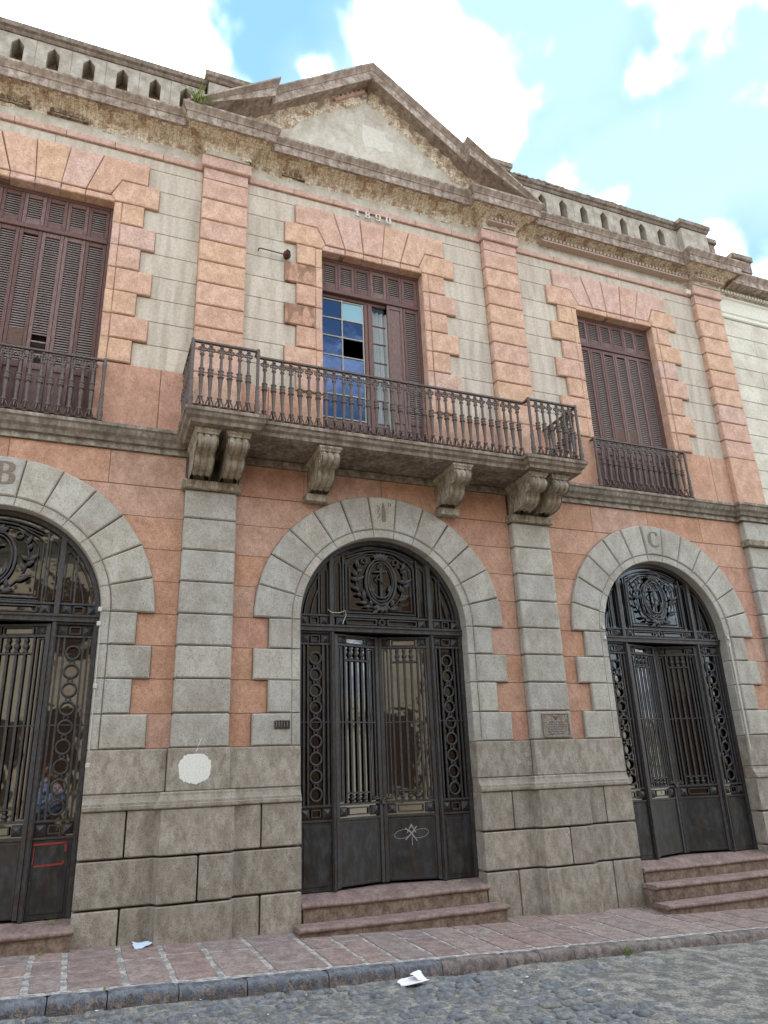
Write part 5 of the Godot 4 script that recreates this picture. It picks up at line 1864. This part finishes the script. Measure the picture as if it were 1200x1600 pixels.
# ---------------------------------------------------------------- the photographer, mirrored in a pane of the left gate
func capsule(p: Vector3, a: Vector3, b: Vector3, ra: float, rb: float) -> float:
	var ab := b - a
	var t := clampf((p - a).dot(ab) / ab.length_squared(), 0.0, 1.0)
	return (p - a - ab * t).length() - lerpf(ra, rb, t)
func field_mesh(bones: Array, cell: float, k: float) -> ArrayMesh:
	var lo := Vector3.ONE * 1e9
	var hi := -lo
	for b in bones:
		for e in [[b[0], b[2]], [b[1], b[3]]]:
			lo = lo.min(e[0] - Vector3.ONE * (e[1] + cell * 2.0))
			hi = hi.max(e[0] + Vector3.ONE * (e[1] + cell * 2.0))
	var nx := int((hi.x - lo.x) / cell) + 2
	var ny := int((hi.y - lo.y) / cell) + 2
	var nz_ := int((hi.z - lo.z) / cell) + 2
	var g := PackedFloat32Array()
	g.resize(nx * ny * nz_)
	for z in nz_:
		for y in ny:
			for x in nx:
				var p := lo + Vector3(x, y, z) * cell
				var s := 0.0
				for b in bones:
					s += exp(-capsule(p, b[0], b[1], b[2], b[3]) / k)
				g[(z * ny + y) * nx + x] = -k * log(maxf(s, 1e-30))
	var id := {}
	var mb := MB.new()
	for z in nz_ - 1:
		for y in ny - 1:
			for x in nx - 1:
				var c := Vector3.ZERO
				var n := 0
				var base := (z * ny + y) * nx + x
				var v := [g[base], g[base + 1], g[base + nx], g[base + nx + 1], g[base + nx * ny], g[base + nx * ny + 1], g[base + nx * ny + nx], g[base + nx * ny + nx + 1]]
				for e in [[0, 1], [2, 3], [4, 5], [6, 7], [0, 2], [1, 3], [4, 6], [5, 7], [0, 4], [1, 5], [2, 6], [3, 7]]:
					var a: float = v[e[0]]
					var b: float = v[e[1]]
					if (a < 0.0) != (b < 0.0):
						var t := a / (a - b)
						var pa := Vector3(e[0] & 1, (e[0] >> 1) & 1, e[0] >> 2)
						var pb := Vector3(e[1] & 1, (e[1] >> 1) & 1, e[1] >> 2)
						c += pa.lerp(pb, t)
						n += 1
				if n > 0:
					id[base] = mb.v.size()
					mb.v.append(lo + (Vector3(x, y, z) + c / n) * cell)
					mb.n.append(Vector3(v[1] + v[3] + v[5] + v[7] - v[0] - v[2] - v[4] - v[6], v[2] + v[3] + v[6] + v[7] - v[0] - v[1] - v[4] - v[5], v[4] + v[5] + v[6] + v[7] - v[0] - v[1] - v[2] - v[3]).normalized())
	var st := [1, nx, nx * ny]
	for base in id:
		for a in 3:
			var u: int = st[(a + 1) % 3]
			var w: int = st[(a + 2) % 3]
			if (g[base] < 0.0) != (g[base + st[a]] < 0.0) and id.has(base - u) and id.has(base - w) and id.has(base - u - w):
				var q := [id[base], id[base - u], id[base - u - w], id[base - w]]
				if g[base] < 0.0:
					mb.ix.append_array([q[0], q[2], q[1], q[0], q[3], q[2]])
				else:
					mb.ix.append_array([q[0], q[1], q[2], q[0], q[2], q[3]])
	return mb.mesh()
func photographer() -> void:
	var at := Vector3(-3.74, road_y(-3.74, 8.4) + .001, 8.42)
	var P := thing("person", "person in blue shirt and dark trousers raising a camera, mirrored in the leftmost gate", "person", at)
	# faces the gates (towards -z); both hands hold the camera before the face
	var L := Vector3(-.20, 1.40, 0)
	var R := Vector3(.20, 1.40, 0)
	var el := Vector3(-.16, 1.18, -.20)
	var er := Vector3(.34, 1.17, -.14)
	var hl := Vector3(.10, 1.40, -.33)
	var hr := Vector3(.26, 1.41, -.30)
	# body: one continuous figure of skin under the clothes
	var skin := [[Vector3(0, 1.40, .01), Vector3(0, 1.52, -.01), .06, .055], [Vector3(0, 1.585, -.02), Vector3(0, 1.645, .0), .082, .098], [Vector3(0, 1.545, -.045), Vector3(0, 1.56, -.05), .052, .055],
		[Vector3(0, 1.585, -.108), Vector3(0, 1.61, -.098), .016, .010], [Vector3(-.092, 1.59, .01), Vector3(-.094, 1.615, .012), .016, .014], [Vector3(.092, 1.59, .01), Vector3(.094, 1.615, .012), .016, .014],
		[el, hl, .045, .030], [er, hr, .045, .030], [hl, hl + Vector3(.03, .05, -.03), .034, .03], [hr, hr + Vector3(-.03, .05, -.03), .034, .03],
		[Vector3(0, 1.0, 0), Vector3(0, 1.36, 0), .12, .13], [L, el, .05, .045], [R, er, .05, .045]]
	for h in [[hl, 1.0], [hr, -1.0]]:
		var b: Vector3 = h[0] + Vector3(.03 * h[1], .06, -.03)
		for f in 4:
			var r: Vector3 = b + Vector3(0, .012 - f * .018, -.005)
			skin.append([r, r + Vector3(.035 * h[1], .004, -.022), .010, .009])
			skin.append([r + Vector3(.035 * h[1], .004, -.022), r + Vector3(.06 * h[1], 0, -.008), .009, .008])
		skin.append([b + Vector3(0, .0, .01), b + Vector3(.03 * h[1], .01, .025), .011, .010])
	put("body", field_mesh(skin, .013, .007), M.skin, P)
	put("shirt", field_mesh([[Vector3(-.07, 1.0, 0), Vector3(-.10, 1.32, .0), .125, .115], [Vector3(.07, 1.0, 0), Vector3(.10, 1.32, .0), .125, .115], [Vector3(-.15, 1.41, .01), Vector3(.15, 1.41, .01), .072, .072], [L, el, .072, .062], [R, er, .072, .062], [el, el.lerp(hl, .75), .062, .046], [er, er.lerp(hr, .75), .062, .046], [Vector3(-.04, 1.47, 0), Vector3(.04, 1.47, 0), .07, .07]], .022, .018), M.shirt, P)
	put("trousers", field_mesh([[Vector3(-.08, .98, 0), Vector3(.08, .98, 0), .135, .135], [Vector3(-.095, .92, 0), Vector3(-.11, .50, -.01), .100, .068], [Vector3(.095, .92, 0), Vector3(.12, .50, -.02), .100, .068], [Vector3(-.11, .50, -.01), Vector3(-.12, .10, .02), .068, .052], [Vector3(.12, .50, -.02), Vector3(.13, .10, .01), .068, .052]], .024, .016), M.trousers, P)
	for x in [-.12, .13]:
		put("shoe", field_mesh([[Vector3(x, .05, .04), Vector3(x, .042, -.14), .048, .040]], .02, .01), M.black, P)
	put("hair", field_mesh([[Vector3(0, 1.66, .015), Vector3(0, 1.61, .05), .098, .088], [Vector3(0, 1.70, -.03), Vector3(0, 1.69, .02), .07, .08]], .018, .01), M.darkwood, P)
	for x in [-.034, .034]:
		put("eye", field_mesh([[Vector3(x, 1.612, -.094), Vector3(x + .001, 1.612, -.094), .012, .012]], .006, .003), M.black, P)
	put("mouth", field_mesh([[Vector3(-.02, 1.552, -.094), Vector3(.02, 1.552, -.094), .007, .007]], .005, .003), M.red, P)
	var c := thing("camera", "small black camera held up by the person in the blue shirt", "camera", at + Vector3(.18, 1.445, -.40))
	var cm := MB.new()
	cm.bbox(Vector3(-.06, -.036, -.014), Vector3(.06, .036, .016), .006)
	put("body", cm.mesh(), M.black, c)
	cm = MB.new()
	cm.lathe([Vector2(0, 0), Vector2(.026, 0), Vector2(.026, .02), Vector2(.022, .024), Vector2(.02, .022), Vector2(0, .018)], 16)
	put("lens", cm.mesh(), M.black, c, Vector3(.01, 0, -.014), Basis(Vector3(1, 0, 0), -PI * .5))
# ---------------------------------------------------------------- scene
func _ready() -> void:
	rng.seed = 1890
	var cam := Camera3D.new()
	cam.position = Vector3(-3.302, 1.5, 8.0)
	cam.rotation = Vector3(.3443, -.3946, -.0389)
	cam.fov = 70.36
	cam.near = 0.05
	cam.far = 900.0
	add_child(cam)
	cam.current = true
	var we := WorldEnvironment.new()
	var env := Environment.new()
	env.background_mode = Environment.BG_SKY
	env.sky = make_sky()
	env.background_energy_multiplier = 1.0
	env.tonemap_mode = Environment.TONE_MAPPER_LINEAR
	env.tonemap_exposure = 2.05
	env.sdfgi_enabled = true
	env.ssao_enabled = true
	env.ssil_enabled = true
	we.environment = env
	add_child(we)
	var sun := DirectionalLight3D.new()
	sun.name = "sun"
	sun.light_energy = 1.5
	sun.light_angular_distance = 0.5
	sun.light_color = Color(1.0, .95, .86)
	sun.shadow_enabled = true
	add_child(sun)
	# the sun stands high behind the building: the street front is in its own shade
	sun.look_at_from_position(Vector3.ZERO, Vector3(.30, -.82, .50), Vector3.UP)
	make_materials()
	gate_meshes()
	B = thing("stone_building", "two storey pink and grey stone building with pediment, balcony and arched gates", "building")
	rng.seed = 4
	build_shell()
	build_lower()
	build_upper()
	build_cornice()
	build_balcony()
	build_windows()
	build_steps()
	for i in 3:
		gate(i)
	rng.seed = 5
	neighbour()
	opposite()
	street()
	photographer()
	rng.seed = 6
	fittings()
	weed("fern_tuft", "green fern and grass tuft growing on the cornice by the pediment", Vector3(-2.60, 9.925, .47), 60, .30, .17, 91)
	weed("weed_tuft", "green weed growing from the kerb foot down the street", Vector3(1.62, road_y(1.62, 1.63) + .01, 1.64), 26, .13, .06, 92)
	weed("weed_tuft", "small grass tuft at the foot of the step of the leftmost gate", Vector3(-3.42, gy(-3.42, .26), .26), 22, .06, .05, 93)
	weed("weed_tuft", "flat green grass on the leftmost gate sill beside the jamb", Vector3(-3.36, .335, .02), 30, .045, .09, 94)
	weed("weed_tuft", "tiny weed sprouting on the top step under the anchor gate", Vector3(.80, .325, -.03), 18, .045, .05, 95)
	weed("weed_tuft", "little weed in a joint of the blue kerb", Vector3(-2.95, gy(-2.95, 1.5) + .005, 1.53), 12, .045, .025, 96)
	weed("weed_tuft", "weed between the pier and the lowest step of the rightmost gate", Vector3(3.05, gy(3.05, .2), .22), 16, .05, .04, 97)
	weed("weed_tuft", "green patch in the street setts at the picture's lower edge", Vector3(-.35, road_y(-.35, 2.68), 2.70), 30, .03, .07, 98)
